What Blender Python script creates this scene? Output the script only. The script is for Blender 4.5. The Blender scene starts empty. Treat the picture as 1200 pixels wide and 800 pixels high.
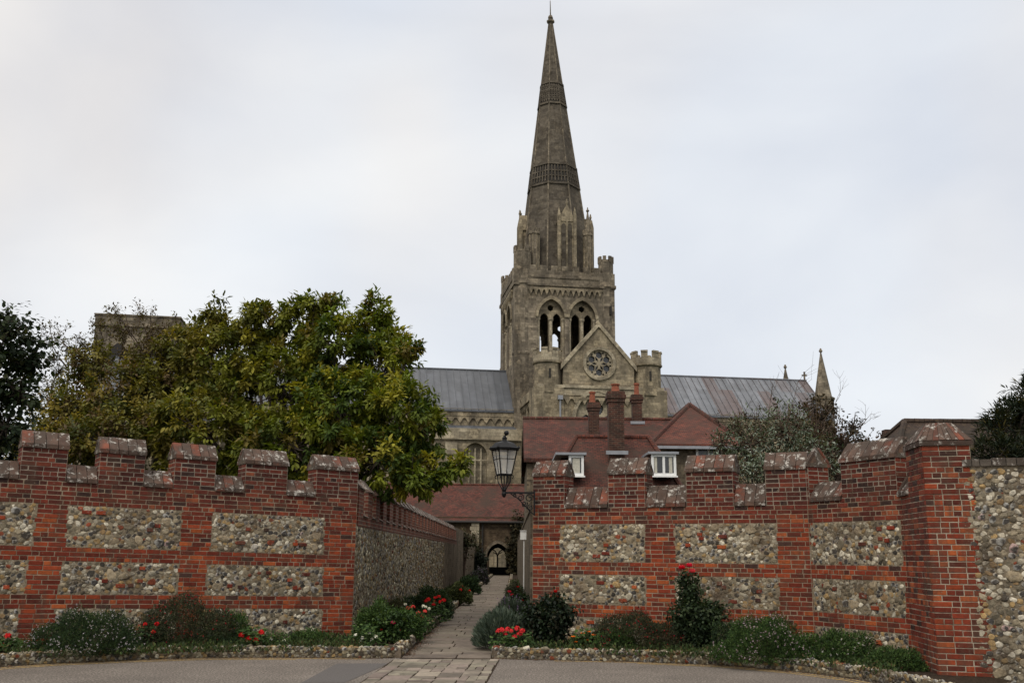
import bpy, math, random
import numpy as np
from mathutils import Vector, Matrix
random.seed(7); RNG = np.random.default_rng(7)
R = math.radians
scene = bpy.context.scene
# ------------------------------------------------------------------ camera
FPX = 35 / 36 * 1200; EYE = 1.6; TILT = math.atan(250 / FPX); ROLL = R(.5)
cam_d = bpy.data.cameras.new('camera'); cam_d.lens = 35; cam_d.sensor_width = 36
cam_d.clip_start = .1; cam_d.clip_end = 3000
cam = bpy.data.objects.new('camera', cam_d); scene.collection.objects.link(cam)
RCM = Matrix.Rotation(math.pi / 2 + TILT, 3, 'X') @ Matrix.Rotation(ROLL, 3, 'Z')
cam.matrix_world = Matrix.Translation((0, 0, EYE)) @ RCM.to_4x4()
scene.camera = cam
# ------------------------------------------------------------------ sky and sun
SUN_EL, SUN_AZ = R(48), R(205)          # azimuth clockwise from +Y
world = bpy.data.worlds.new('World'); scene.world = world; world.use_nodes = True
nt = world.node_tree; nt.nodes.clear()
def wn(t, **k):
    n = nt.nodes.new(t)
    for a, b in k.items(): setattr(n, a, b)
    return n
w_out = wn('ShaderNodeOutputWorld'); w_bg = wn('ShaderNodeBackground'); w_bg.inputs['Strength'].default_value = .1
w_sky = wn('ShaderNodeTexSky', sky_type='NISHITA', sun_disc=False, sun_elevation=SUN_EL, sun_rotation=SUN_AZ)
w_tc = wn('ShaderNodeTexCoord'); w_map = wn('ShaderNodeMapping'); w_map.inputs['Scale'].default_value = (1, 1, 1.9)
w_n1 = wn('ShaderNodeTexNoise'); w_n1.inputs['Scale'].default_value = 2.1; w_n1.inputs['Detail'].default_value = 6; w_n1.inputs['Roughness'].default_value = .45; w_n1.inputs['Distortion'].default_value = .25
w_n2 = wn('ShaderNodeTexNoise'); w_n2.inputs['Scale'].default_value = 1.3; w_n2.inputs['Detail'].default_value = 3
w_map2 = wn('ShaderNodeMapping'); w_map2.inputs['Location'].default_value = (3.1, 1.7, 5.2)
w_r1 = wn('ShaderNodeValToRGB'); w_r1.color_ramp.elements[0].position = .33; w_r1.color_ramp.elements[0].color = (5.9, 5.92, 6.15, 1)
w_r1.color_ramp.elements[1].position = .68; w_r1.color_ramp.elements[1].color = (7.95, 7.75, 7.45, 1)
w_r2 = wn('ShaderNodeValToRGB'); w_r2.color_ramp.elements[0].position = .40; w_r2.color_ramp.elements[0].color = (.915, .97, 1.045, 1)
w_r2.color_ramp.elements[1].position = .60; w_r2.color_ramp.elements[1].color = (1.055, 1.0, .935, 1)
w_mul = wn('ShaderNodeMix', data_type='RGBA', blend_type='MULTIPLY'); w_mul.inputs[0].default_value = 1
w_sep = wn('ShaderNodeSeparateXYZ'); w_mr = wn('ShaderNodeMapRange')          # overcast sky is brighter overhead
w_mr.inputs['From Min'].default_value = .5; w_mr.inputs['From Max'].default_value = 1; w_mr.inputs['To Min'].default_value = 1; w_mr.inputs['To Max'].default_value = 2.3
w_sc = wn('ShaderNodeVectorMath', operation='SCALE')
w_mix = wn('ShaderNodeMix', data_type='RGBA'); w_mix.inputs[0].default_value = .95
L_ = nt.links.new
L_(w_tc.outputs['Generated'], w_map.inputs[0]); L_(w_map.outputs[0], w_n1.inputs['Vector'])
L_(w_tc.outputs['Generated'], w_map2.inputs[0]); L_(w_map2.outputs[0], w_n2.inputs['Vector'])
L_(w_n1.outputs[0], w_r1.inputs[0]); L_(w_n2.outputs[0], w_r2.inputs[0])
L_(w_r1.outputs[0], w_mul.inputs[6]); L_(w_r2.outputs[0], w_mul.inputs[7])
L_(w_tc.outputs['Generated'], w_sep.inputs[0]); L_(w_sep.outputs[2], w_mr.inputs[0])
L_(w_mul.outputs[2], w_sc.inputs[0]); L_(w_mr.outputs[0], w_sc.inputs['Scale'])
L_(w_sky.outputs[0], w_mix.inputs[6]); L_(w_sc.outputs[0], w_mix.inputs[7])
L_(w_mix.outputs[2], w_bg.inputs[0]); L_(w_bg.outputs[0], w_out.inputs[0])
sun_d = bpy.data.lights.new('sun', 'SUN'); sun_d.energy = 1.3; sun_d.angle = R(25); sun_d.color = (1, .93, .82)
sun = bpy.data.objects.new('sun', sun_d); scene.collection.objects.link(sun)
_sd = Vector((math.sin(SUN_AZ) * math.cos(SUN_EL), math.cos(SUN_AZ) * math.cos(SUN_EL), math.sin(SUN_EL)))
sun.rotation_euler = _sd.to_track_quat('Z', 'Y').to_euler()
vs = scene.view_settings; vs.view_transform = 'Standard'; vs.look = 'None'; vs.gamma = 1; vs.use_curve_mapping = False; vs.exposure = .32
scene.cycles.max_bounces = 6; scene.cycles.diffuse_bounces = 3; scene.cycles.transparent_max_bounces = 6
# ------------------------------------------------------------------ geometry helpers
CAM = np.array([0, 0, EYE]); RC = np.array(RCM)
def ray(px, py): return RC @ np.array([px - 600, 400 - py, -FPX])
def W(px, py, Y): d = ray(px, py); return CAM + d * (Y / d[1])
def G(px, py, z=0): d = ray(px, py); return CAM + d * ((z - EYE) / d[2])
def hit(px, py, p0, n): d = ray(px, py); return CAM + d * (np.dot(np.array(p0) - CAM, n) / np.dot(d, n))

class MB:
    """collects vertices, faces and one colour per vertex; build() links ONE mesh object"""
    def __init__(s): s.V = []; s.F = []; s.C = []; s.n = 0
    def add(s, v, faces, col=(1, 1, 1)):
        v = np.asarray(v, float).reshape(-1, 3)
        c = np.asarray(col, float)
        s.C.append(np.broadcast_to(c, (len(v), 3)) if c.ndim == 1 else c)
        s.V.append(v)
        if isinstance(faces, np.ndarray): s.F.append(faces + s.n)
        else:
            by = {}
            for f in faces: by.setdefault(len(f), []).append(f)
            for k, l in by.items(): s.F.append(np.array(l) + s.n)
        s.n += len(v); return s
    def inst(s, bv, bf, T, P, col):
        """bv (n,3) base verts, T (N,3,3), P (N,3), col (N,3) or (N,n,3)"""
        N, n = len(P), len(bv)
        if N == 0: return s
        v = np.einsum('nij,kj->nki', T, bv) + P[:, None, :]
        c = col if col.ndim == 3 else np.repeat(col[:, None, :], n, 1)
        f = (bf[None] + (np.arange(N) * n)[:, None, None]).reshape(-1, bf.shape[1])
        return s.add(v.reshape(-1, 3), f, c.reshape(-1, 3))
    def box(s, x0, x1, y0, y1, z0, z1, col=(1, 1, 1), fr=None):
        v = [(x, y, z) for x in (x0, x1) for y in (y0, y1) for z in (z0, z1)]
        if fr: v = [fr(*p) for p in v]
        return s.add(v, [(0, 1, 3, 2), (4, 6, 7, 5), (0, 4, 5, 1), (2, 3, 7, 6), (0, 2, 6, 4), (1, 5, 7, 3)], col)
    def hexa(s, b, t, col=(1, 1, 1)):
        """two rings of the same number of points, capped"""
        n = len(b); v = list(b) + list(t)
        f = [tuple(range(n))[::-1], tuple(range(n, 2 * n))] + [(i, (i + 1) % n, n + (i + 1) % n, n + i) for i in range(n)]
        return s.add(v, f, col)
    def prism(s, poly, y0, y1, col=(1, 1, 1), fr=None):
        """poly in (x,z) extruded y0..y1"""
        a = [(x, y0, z) for x, z in poly]; b = [(x, y1, z) for x, z in poly]
        if fr: a = [fr(*p) for p in a]; b = [fr(*p) for p in b]
        return s.hexa(a, b, col)
    def tube(s, pts, rad, n=6, col=(1, 1, 1)):
        pts = [np.array(p, float) for p in pts]
        if not hasattr(rad, '__len__'): rad = [rad] * len(pts)
        vs_, m = [], len(pts); ref = None
        for i, p in enumerate(pts):
            d = pts[min(i + 1, m - 1)] - pts[max(i - 1, 0)]; d = d / (np.linalg.norm(d) + 1e-9)
            if ref is None: ref = np.array([1, 0, 0.]) if abs(d[0]) < .8 else np.array([0, 1, 0.])
            a = np.cross(d, ref); a /= np.linalg.norm(a) + 1e-9; b = np.cross(d, a); ref = np.cross(a, d)
            for k in range(n):
                t = 2 * math.pi * k / n; vs_.append(p + rad[i] * (math.cos(t) * a + math.sin(t) * b))
        f = [(i * n + k, i * n + (k + 1) % n, (i + 1) * n + (k + 1) % n, (i + 1) * n + k) for i in range(m - 1) for k in range(n)]
        f += [tuple(range(n))[::-1], tuple(range((m - 1) * n, m * n))]
        return s.add(vs_, f, col)
    def lathe(s, prof, c, n=16, col=(1, 1, 1), rot=0, fr=None):
        """prof list of (r,z); c=(x,y,z) centre"""
        v = []
        for r, z in prof:
            for k in range(n):
                t = 2 * math.pi * k / n + rot; p = (c[0] + r * math.cos(t), c[1] + r * math.sin(t), c[2] + z)
                v.append(fr(*p) if fr else p)
        m = len(prof)
        f = [(i * n + k, i * n + (k + 1) % n, (i + 1) * n + (k + 1) % n, (i + 1) * n + k) for i in range(m - 1) for k in range(n)]
        f += [tuple(range(n))[::-1], tuple(range((m - 1) * n, m * n))]
        return s.add(v, f, col)
    def build(s, name, mat, parent=None, smooth=False):
        me = bpy.data.meshes.new(name)
        V = np.concatenate(s.V); C = np.concatenate(s.C)
        me.vertices.add(len(V)); me.vertices.foreach_set('co', V.astype(np.float32).ravel())
        idx = np.concatenate([f.ravel() for f in s.F]); tot = np.concatenate([np.full(len(f), f.shape[1]) for f in s.F])
        st = np.concatenate([[0], np.cumsum(tot)[:-1]])
        me.loops.add(len(idx)); me.loops.foreach_set('vertex_index', idx.astype(np.int32))
        me.polygons.add(len(tot)); me.polygons.foreach_set('loop_start', st.astype(np.int32)); me.polygons.foreach_set('loop_total', tot.astype(np.int32))
        me.update(calc_edges=True); me.validate()
        if len(me.polygons) != len(tot) or len(me.loops) != len(idx):
            pass
        ca = me.attributes.new('col', 'FLOAT_COLOR', 'POINT')
        ca.data.foreach_set('color', np.concatenate([C, np.ones((len(C), 1))], 1).astype(np.float32).ravel())
        if len(V) < 40000 and mat and 'leaf' not in mat.name and 'petal' not in mat.name:
            import bmesh
            b = bmesh.new(); b.from_mesh(me); bmesh.ops.recalc_face_normals(b, faces=b.faces); b.to_mesh(me); b.free()
        face_uv(me)
        me.polygons.foreach_set('use_smooth', np.full(len(me.polygons), bool(smooth or (mat and ('leaf' in mat.name or 'petal' in mat.name))), bool))
        return link(name, me, mat, parent)
def face_uv(me):
    """box projection in metres: u along the face, v up it"""
    nl, npol = len(me.loops), len(me.polygons)
    vi = np.empty(nl, np.int32); me.loops.foreach_get('vertex_index', vi)
    co = np.empty(len(me.vertices) * 3, np.float32); me.vertices.foreach_get('co', co); co = co.reshape(-1, 3)
    nn = np.empty(npol * 3, np.float32); me.polygons.foreach_get('normal', nn); nn = nn.reshape(-1, 3)
    tot = np.empty(npol, np.int32); me.polygons.foreach_get('loop_total', tot)
    st = np.empty(npol, np.int32); me.polygons.foreach_get('loop_start', st)
    N = np.zeros((nl, 3), np.float32)
    order = np.repeat(np.arange(npol), tot); pos = np.repeat(st, tot) + (np.arange(tot.sum()) - np.repeat(np.cumsum(tot) - tot, tot))
    N[pos] = nn[order]
    t = np.stack([-N[:, 1], N[:, 0], np.zeros(nl)], 1); ln = np.linalg.norm(t, axis=1)
    flat = ln < .05; t[flat] = (1, 0, 0); ln[flat] = 1; t /= ln[:, None]
    b = np.cross(N, t); P = co[vi]
    uv = np.stack([(P * t).sum(1), (P * b).sum(1)], 1)
    l = me.uv_layers.new(name='UVMap'); l.data.foreach_set('uv', uv.astype(np.float32).ravel())
def link(name, me, mat, parent=None):
    o = bpy.data.objects.new(name, me); scene.collection.objects.link(o)
    if mat: me.materials.append(mat)
    if parent is not None:
        o.parent = parent
        if parent.type == 'EMPTY': o.matrix_parent_inverse = Matrix.Translation(-parent.location)
    return o
def tag(o, label=None, cat=None, group=None, kind=None):
    if label: o['label'] = label
    if cat: o['category'] = cat
    if group: o['group'] = group
    if kind: o['kind'] = kind
    return o
def thing(name, label, cat, loc=(0, 0, 0), group=None):
    o = bpy.data.objects.new(name, None); scene.collection.objects.link(o); o.empty_display_size = .2
    o.location = loc; return tag(o, label, cat, group, 'thing')
def copy_tree(o, loc=None, rz=None, parent=None):
    c = o.copy(); scene.collection.objects.link(c)
    if parent is not None: c.parent = parent
    if loc is not None: c.location = loc
    if rz is not None: c.rotation_euler = (0, 0, rz)
    for ch in list(o.children): copy_tree(ch, parent=c)
    return c
def plate(name, loops, y0, y1, mat, parent, fr):
    """filled outline (first loop) with holes (others) in (x,z), thickness y0..y1, mapped through fr(x,y,z)"""
    cu = bpy.data.curves.new(name, 'CURVE'); cu.dimensions = '2D'; cu.fill_mode = 'BOTH'; cu.extrude = abs(y1 - y0) / 2
    for lp in loops:
        sp = cu.splines.new('POLY'); sp.points.add(len(lp) - 1)
        for p, (x, z) in zip(sp.points, lp): p.co = (x, z, 0, 1)
        sp.use_cyclic_u = True
    t = bpy.data.objects.new(name, cu); scene.collection.objects.link(t)
    me = bpy.data.meshes.new_from_object(t); bpy.data.objects.remove(t); ym = (y0 + y1) / 2
    m = MB(); v = np.array([fr(p.co.x, ym - p.co.z, p.co.y) for p in me.vertices])
    fs = [tuple(p.vertices) for p in me.polygons]; m.add(v, fs)
    bpy.data.meshes.remove(me); bpy.data.curves.remove(cu)
    return m.build(name, mat, parent)
def arch(cx, z0, zs, w, rise=1.0, n=10, pointed=True):
    """closed outline of an arched opening: sill z0, springing zs, width w"""
    h = w / 2; pts = [(cx - h, z0)]
    if pointed:
        r = w * rise; xc = cx - h + r; top = math.acos((r - h) / r)
        for i in range(n + 1): t = top * i / n; pts.append((xc - r * math.cos(t), zs + r * math.sin(t)))
        xc = cx + h - r
        for i in list(range(n))[::-1]: t = top * i / n; pts.append((xc + r * math.cos(t), zs + r * math.sin(t)))
    else:
        for i in range(2 * n + 1): t = math.pi * i / (2 * n); pts.append((cx - h * math.cos(t), zs + h * math.sin(t)))
    pts.append((cx + h, z0)); return pts
def circle(cx, cz, r, n=24, ph=0): return [(cx + r * math.cos(2 * math.pi * i / n + ph), cz + r * math.sin(2 * math.pi * i / n + ph)) for i in range(n)]
# ------------------------------------------------------------------ materials
class Nt:
    def __init__(s, name):
        s.m = bpy.data.materials.new(name); s.m.use_nodes = True; s.t = s.m.node_tree; s.t.nodes.clear()
        s.out = s.t.nodes.new('ShaderNodeOutputMaterial'); s.p = s.t.nodes.new('ShaderNodeBsdfPrincipled'); s.l(s.p.outputs[0], s.out.inputs[0])
    def l(s, a, b): s.t.links.new(a, b)
    def n(s, t, ins=None, **k):
        n = s.t.nodes.new(t)
        for a, b in k.items(): setattr(n, a, b)
        for a, b in (ins or {}).items():
            if isinstance(b, bpy.types.NodeSocket): s.l(b, n.inputs[a])
            else: n.inputs[a].default_value = b
        return n
    def uv(s, sx=1, sy=1):
        t = s.n('ShaderNodeUVMap', uv_map='UVMap').outputs[0]
        return s.n('ShaderNodeMapping', {0: t, 'Scale': (sx, sy, 1)}).outputs[0]
    def obj(s, sc=(1, 1, 1)):
        t = s.n('ShaderNodeTexCoord').outputs['Object']
        return s.n('ShaderNodeMapping', {0: t, 'Scale': sc}).outputs[0]
    def noise(s, v, scale, det=4, rough=.6, dist=0): return s.n('ShaderNodeTexNoise', {'Vector': v, 'Scale': scale, 'Detail': det, 'Roughness': rough, 'Distortion': dist}).outputs[0]
    def ramp(s, f, stops):
        r = s.n('ShaderNodeValToRGB', {0: f}).color_ramp
        while len(r.elements) < len(stops): r.elements.new(.5)
        for e, (p, c) in zip(r.elements, stops):
            e.position = p; e.color = (*c, 1) if hasattr(c, '__len__') else (c, c, c, 1)
        return s.t.nodes[-1].outputs[0]
    def mix(s, f, a, b, bt='MIX'):
        c = lambda v: (*v, 1) if isinstance(v, tuple) and len(v) == 3 else v
        return s.n('ShaderNodeMix', {0: f, 6: c(a), 7: c(b)}, data_type='RGBA', blend_type=bt).outputs[2]
    def bump(s, h, st=.4, d=.02, nrm=None):
        b = s.n('ShaderNodeBump', {'Height': h, 'Strength': st, 'Distance': d})
        if nrm: s.l(nrm, b.inputs['Normal'])
        return b.outputs[0]
    def fin(s, col, rough=.85, nrm=None, spec=.3, metal=0):
        c = (*col, 1) if isinstance(col, tuple) else col
        if isinstance(c, bpy.types.NodeSocket): s.l(c, s.p.inputs['Base Color'])
        else: s.p.inputs['Base Color'].default_value = c
        if isinstance(rough, bpy.types.NodeSocket): s.l(rough, s.p.inputs['Roughness'])
        else: s.p.inputs['Roughness'].default_value = rough
        s.p.inputs['Specular IOR Level'].default_value = spec; s.p.inputs['Metallic'].default_value = metal
        if nrm: s.l(nrm, s.p.inputs['Normal'])
        return s.m
def m_attr(name, nscale, amp, lichen=None, rough=.9, bump=.5, bs=60, soot=None, streak=None):
    """colour from the mesh's own 'col' attribute, varied by noise"""
    k = Nt(name); a = k.n('ShaderNodeAttribute', attribute_name='col').outputs['Color']; o = k.obj()
    v = k.ramp(k.noise(o, nscale, 5), [(.25, 1 - amp), (.75, 1 + amp)])
    c = k.mix(1, a, v, 'MULTIPLY')
    if soot:
        f = k.ramp(k.noise(o, soot[0], 6, .65), [(soot[1], 0), (soot[2], 1)]); c = k.mix(f, c, soot[3])
    if streak:
        f = k.ramp(k.noise(k.obj((1, 1, .16)), streak[0], 5, .65), [(.52, 0), (.70, streak[1])]); c = k.mix(f, c, streak[2])
    if lichen:
        f = k.ramp(k.noise(o, lichen[0], 9, .74, .2), [(lichen[1], 0), (lichen[2], 1)]); c = k.mix(f, c, lichen[3])
    return k.fin(c, rough, k.bump(k.noise(o, bs, 4), bump, .006), .2)
def m_leaf(name, rough=.6, trans=.25, spec=.18):
    k = Nt(name); a = k.n('ShaderNodeAttribute', attribute_name='col').outputs['Color']
    k.fin(a, rough, None, spec)
    tr = k.n('ShaderNodeBsdfTranslucent', {0: k.mix(1, a, (1.3, 1.3, .5), 'MULTIPLY')})
    mx = k.n('ShaderNodeMixShader', {0: trans, 1: k.p.outputs[0], 2: tr.outputs[0]}); k.l(mx.outputs[0], k.out.inputs[0]); return k.m
def m_stone(name, c1, c2, stain, bw=.6, bh=.3, mortar=.6, sv=.5, stains=(.45, .62), sc=.5, pale=.45):
    """coursed ashlar: every block its own tone, weather stains in big drifts and streaks"""
    k = Nt(name); u = k.uv(); o = k.obj(); os = k.obj((1, 1, .22))
    B = lambda w, h, a, b_, m_, ms: k.n('ShaderNodeTexBrick', {'Vector': u, 'Color1': (*a, 1), 'Color2': (*b_, 1), 'Mortar': (*m_, 1), 'Scale': 1, 'Mortar Size': ms, 'Mortar Smooth': .4, 'Bias': 0, 'Brick Width': w, 'Row Height': h})
    b = B(bw, bh, c1, c2, tuple(x * mortar for x in c1), .018 * bw / .7)
    b2 = B(bw * 2.1, bh * 2, (.62, .61, .6), (1.3, 1.28, 1.22), (.9, .9, .9), .001)
    c = k.mix(.8, b.outputs[0], b2.outputs[0], 'MULTIPLY')
    f = k.ramp(k.noise(os, sc, 6, .62), [(stains[0], 0), (stains[1], 1)]); f2 = k.n('ShaderNodeMath', {0: f, 1: sv}, operation='MULTIPLY').outputs[0]
    c = k.mix(f2, c, stain)
    c = k.mix(k.ramp(k.noise(o, .45, 5, .7), [(.5, 0), (.62, .65)]), c, k.mix(1, c, (.5, .48, .45), 'MULTIPLY'))
    c = k.mix(k.ramp(k.noise(o, .9, 4, .6), [(.58, 0), (.63, pale)]), c, k.mix(1, b.outputs[0], (1.45, 1.4, 1.3), 'MULTIPLY'))
    c = k.mix(1, c, k.ramp(k.noise(o, 3.5, 4, .7), [(.38, .82), (.62, 1.18)]), 'MULTIPLY')
    h = k.mix(.35, b.outputs[1], k.noise(o, 5, 4, .6))
    return k.fin(c, .95, k.bump(h, -.35, .03), .1)
def m_tile(name, c1, c2, lich, moss):
    k = Nt(name); u = k.uv(); o = k.obj()
    b = k.n('ShaderNodeTexBrick', {'Vector': u, 'Color1': (*c1, 1), 'Color2': (*c2, 1), 'Mortar': (.02, .012, .010, 1), 'Scale': 1, 'Mortar Size': .011, 'Mortar Smooth': .3, 'Bias': -.1, 'Brick Width': .18, 'Row Height': .11})
    c = k.mix(.9, b.outputs[0], k.ramp(k.noise(o, 1.3, 8, .7), [(.3, .5), (.7, 1.5)]), 'MULTIPLY')
    c = k.mix(k.ramp(k.noise(o, 5, 8, .8), [(.57, 0), (.68, .6)]), c, lich)
    c = k.mix(k.ramp(k.noise(o, .7, 5, .6), [(.45, 0), (.66, .8)]), c, moss)
    sep = k.n('ShaderNodeSeparateXYZ', {0: u}); fr = k.n('ShaderNodeMath', {0: sep.outputs[1], 1: .1}, operation='MODULO').outputs[0]
    return k.fin(c, .85, k.bump(k.mix(.5, b.outputs[1], k.noise(o, 14, 4)), -.6, .03), .2)
def m_plain(name, col, rough=.6, var=.12, sc=8, metal=0, spec=.4):
    k = Nt(name); o = k.obj(); c = k.mix(1, col, k.ramp(k.noise(o, sc, 5), [(.3, 1 - var), (.7, 1 + var)]), 'MULTIPLY')
    return k.fin(c, rough, k.bump(k.noise(o, sc * 6, 3), .15, .004), spec, metal)
MT = {}
MT['brick'] = m_attr('red_brick', 18, .3, lichen=(22, .60, .70, (.25, .19, .13)), bump=.7, bs=90, soot=(2.0, .52, .74, (.06, .034, .024)), streak=(5, .75, (.075, .042, .028)))
MT['coping'] = m_attr('coping_brick', 12, .35, lichen=(8, .54, .63, (.42, .39, .345)), bump=.8, bs=50, soot=(4, .35, .6, (.062, .047, .037)))
MT['flint'] = m_attr('flint', 30, .5, lichen=(16, .57, .66, (.30, .275, .23)), rough=.8, bump=.8, bs=60, soot=(1.6, .50, .72, (.085, .062, .04)))
MT['mortar'] = m_attr('lime_mortar', 7, .3, bump=1, bs=40, soot=(3, .5, .7, (.12, .095, .065)))
k = Nt('core_brick'); u = k.uv(); o = k.obj()
b = k.n('ShaderNodeTexBrick', {'Vector': u, 'Color1': (.16, .045, .026, 1), 'Color2': (.075, .032, .024, 1), 'Mortar': (.2, .165, .12, 1), 'Scale': 1, 'Mortar Size': .007, 'Mortar Smooth': .2, 'Bias': .1, 'Brick Width': .225, 'Row Height': .0745})
MT['core'] = k.fin(k.mix(.8, b.outputs[0], k.ramp(k.noise(o, 6, 6), [(.3, .55), (.7, 1.3)]), 'MULTIPLY'), .9, k.bump(b.outputs[1], -.7, .01), .2)
MT['stone'] = m_stone('cathedral_stone', (.32, .27, .19), (.20, .17, .122), (.088, .075, .056), .75, .35, sv=.75, sc=.7)
MT['stone_dark'] = m_stone('weathered_tower_stone', (.265, .225, .17), (.145, .124, .095), (.07, .06, .047), .75, .35, sv=.75, stains=(.42, .62), sc=.6)
MT['stone_pale'] = m_stone('pale_dressed_stone', (.40, .35, .26), (.30, .26, .19), (.12, .10, .075), .9, .4, sv=.6)
MT['spire'] = m_stone('spire_stone', (.125, .108, .086), (.09, .077, .061), (.055, .048, .038), .6, .28, sv=.7, stains=(.42, .62), sc=.4)
MT['rubble'] = m_stone('flint_rubble', (.17, .14, .10), (.075, .06, .045), (.06, .05, .035), .14, .10, mortar=1.2, sv=.4, sc=1)
MT['rubble_brown'] = m_stone('brown_rubble', (.085, .062, .04), (.05, .036, .024), (.04, .03, .02), .2, .12, mortar=1.3, sv=.4, sc=1)
MT['tile'] = m_tile('clay_roof_tile', (.105, .032, .021), (.042, .020, .015), (.14, .10, .07), (.04, .026, .018))
MT['tile_bright'] = m_tile('bright_clay_tile', (.125, .036, .022), (.055, .023, .016), (.17, .13, .09), (.05, .026, .018))
MT['tile_brown'] = m_tile('brown_roof_tile', (.05, .033, .022), (.03, .021, .016), (.12, .09, .04), (.02, .017, .012))
k = Nt('old_chimney_brick'); u = k.uv(); o = k.obj()
b = k.n('ShaderNodeTexBrick', {'Vector': u, 'Color1': (.085, .032, .022, 1), 'Color2': (.038, .020, .016, 1), 'Mortar': (.11, .085, .06, 1), 'Scale': 1, 'Mortar Size': .007, 'Mortar Smooth': .2, 'Bias': .1, 'Brick Width': .225, 'Row Height': .0745})
MT['chimney'] = k.fin(k.mix(.9, b.outputs[0], k.ramp(k.noise(o, 3, 7), [(.3, .5), (.7, 1.35)]), 'MULTIPLY'), .9, k.bump(b.outputs[1], -.7, .01), .2)
def m_lead(name, c1, c2, red):
    k = Nt(name); u = k.uv(); o = k.obj((1, 1, 1))
    b = k.n('ShaderNodeTexBrick', {'Vector': u, 'Color1': (*c1, 1), 'Color2': (*c2, 1), 'Mortar': (*c2, 1), 'Scale': 1, 'Mortar Size': .01, 'Bias': 0, 'Brick Width': .95, 'Row Height': 40}, offset=0)
    b2 = k.n('ShaderNodeTexBrick', {'Vector': u, 'Color1': (.82, .82, .82, 1), 'Color2': (1.12, 1.12, 1.12, 1), 'Mortar': (.7, .7, .7, 1), 'Scale': 1, 'Mortar Size': .012, 'Bias': 0, 'Brick Width': .95, 'Row Height': 2.3}, offset=.5, offset_frequency=3)
    c = k.mix(1, b.outputs[0], b2.outputs[0], 'MULTIPLY')
    if red:
        b3 = k.n('ShaderNodeTexBrick', {'Vector': u, 'Color1': (0, 0, 0, 1), 'Color2': (1, 1, 1, 1), 'Mortar': (0, 0, 0, 1), 'Scale': 1, 'Mortar Size': .01, 'Bias': -.15, 'Brick Width': 1.9, 'Row Height': 40}, offset=0)
        c = k.mix(k.mix(1, k.ramp(b3.outputs[0], [(.35, 0), (.55, .9)]), k.ramp(k.noise(o, .25, 3), [(.3, .5), (.5, 1)]), 'MULTIPLY'), c, red)
    c = k.mix(1, c, k.ramp(k.noise(o, .8, 6), [(.3, .8), (.7, 1.2)]), 'MULTIPLY')
    return k.fin(c, .55, k.bump(k.noise(o, 2, 3), .2, .03), .5)
MT['lead'] = m_lead('lead_roof', (.060, .065, .074), (.08, .085, .094), None)
MT['lead_red'] = m_lead('stained_lead_roof', (.088, .095, .107), (.135, .143, .158), (.078, .052, .048))
MT['black'] = m_plain('black_iron', (.006, .006, .0065), .55, .2, 20, 0, .2)
MT['white'] = m_plain('white_paint', (.72, .72, .70), .5, .06, 6)
MT['leadgrey'] = m_plain('grey_lead_flashing', (.24, .25, .27), .6, .15, 5)
MT['dark'] = m_plain('dark_timber_and_shade', (.02, .017, .014), .8)  # timber, and painted shade on the spire bands and cloister arcade
MT['pot'] = m_plain('terracotta', (.22, .065, .032), .8, .25, 9)
MT['bark'] = m_plain('bark', (.055, .042, .032), .95, .35, 14)
MT['twig'] = m_plain('twig', (.075, .05, .035), .95, .3, 14)
MT['stem'] = m_plain('green_stem', (.05, .07, .03), .8, .3, 20)
MT['leaf'] = m_leaf('leaf'); MT['leaf_dull'] = m_leaf('dull_leaf', .8, .15, .15); MT['petal'] = m_leaf('petal', .7, .25, .2)
k = Nt('dark_glass'); MT['glass'] = k.fin((.045, .047, .05), .25, None, .6)
k = Nt('lantern_glass'); k.fin((.75, .74, .70), .15, None, .5)
gt = k.n('ShaderNodeBsdfTransparent'); mx = k.n('ShaderNodeMixShader', {0: .35, 1: gt.outputs[0], 2: k.p.outputs[0]}); k.l(mx.outputs[0], k.out.inputs[0]); MT['lglass'] = k.m
MT['curtain'] = m_plain('pale_curtain', (.45, .43, .36), .9, .2, 12)
k = Nt('asphalt'); o = k.obj()
c = k.ramp(k.noise(o, 34, 4, .8), [(.36, (.052, .043, .035)), (.5, (.112, .094, .078)), (.62, (.27, .235, .20))])
c = k.mix(1, c, k.ramp(k.noise(o, .7, 8, .7), [(.3, .72), (.7, 1.22)]), 'MULTIPLY')
c = k.mix(1, c, k.ramp(k.noise(o, 22, 4, .8), [(.3, .75), (.7, 1.25)]), 'MULTIPLY')
MT['asphalt'] = k.fin(c, .9, k.bump(k.noise(o, 120, 2), .6, .006), .25)
k = Nt('patch_asphalt'); o = k.obj(); MT['patch'] = k.fin(k.ramp(k.noise(o, 90, 3, .7), [(.3, (.055, .05, .047)), (.7, (.12, .108, .10))]), .9, k.bump(k.noise(o, 120, 2), .6, .006), .25)
k = Nt('worn_yellow_paint'); o = k.obj()
f = k.ramp(k.noise(o, 26, 5, .7), [(.42, 0), (.58, 1)]); MT['yellow'] = k.fin(k.mix(f, (.42, .27, .08), (.17, .13, .08)), .9, k.bump(k.noise(o, 120, 2), .6, .006), .2)
MT['paving'] = m_attr('york_stone', 9, .3, lichen=(14, .66, .74, (.26, .235, .20)), bump=.5, bs=40, soot=(1.6, .52, .75, (.065, .055, .045)))
k = Nt('soil'); o = k.obj(); MT['soil'] = k.fin(k.ramp(k.noise(o, 14, 6, .7), [(.3, (.018, .013, .009)), (.7, (.065, .045, .03))]), 1, k.bump(k.noise(o, 30, 4), 1, .05), .1)
k = Nt('garden_ground'); o = k.obj(); MT['grass'] = k.fin(k.ramp(k.noise(o, 1.3, 8, .7), [(.3, (.02, .03, .01)), (.7, (.05, .06, .022))]), 1, k.bump(k.noise(o, 20, 4), 1, .05), .1)
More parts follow.
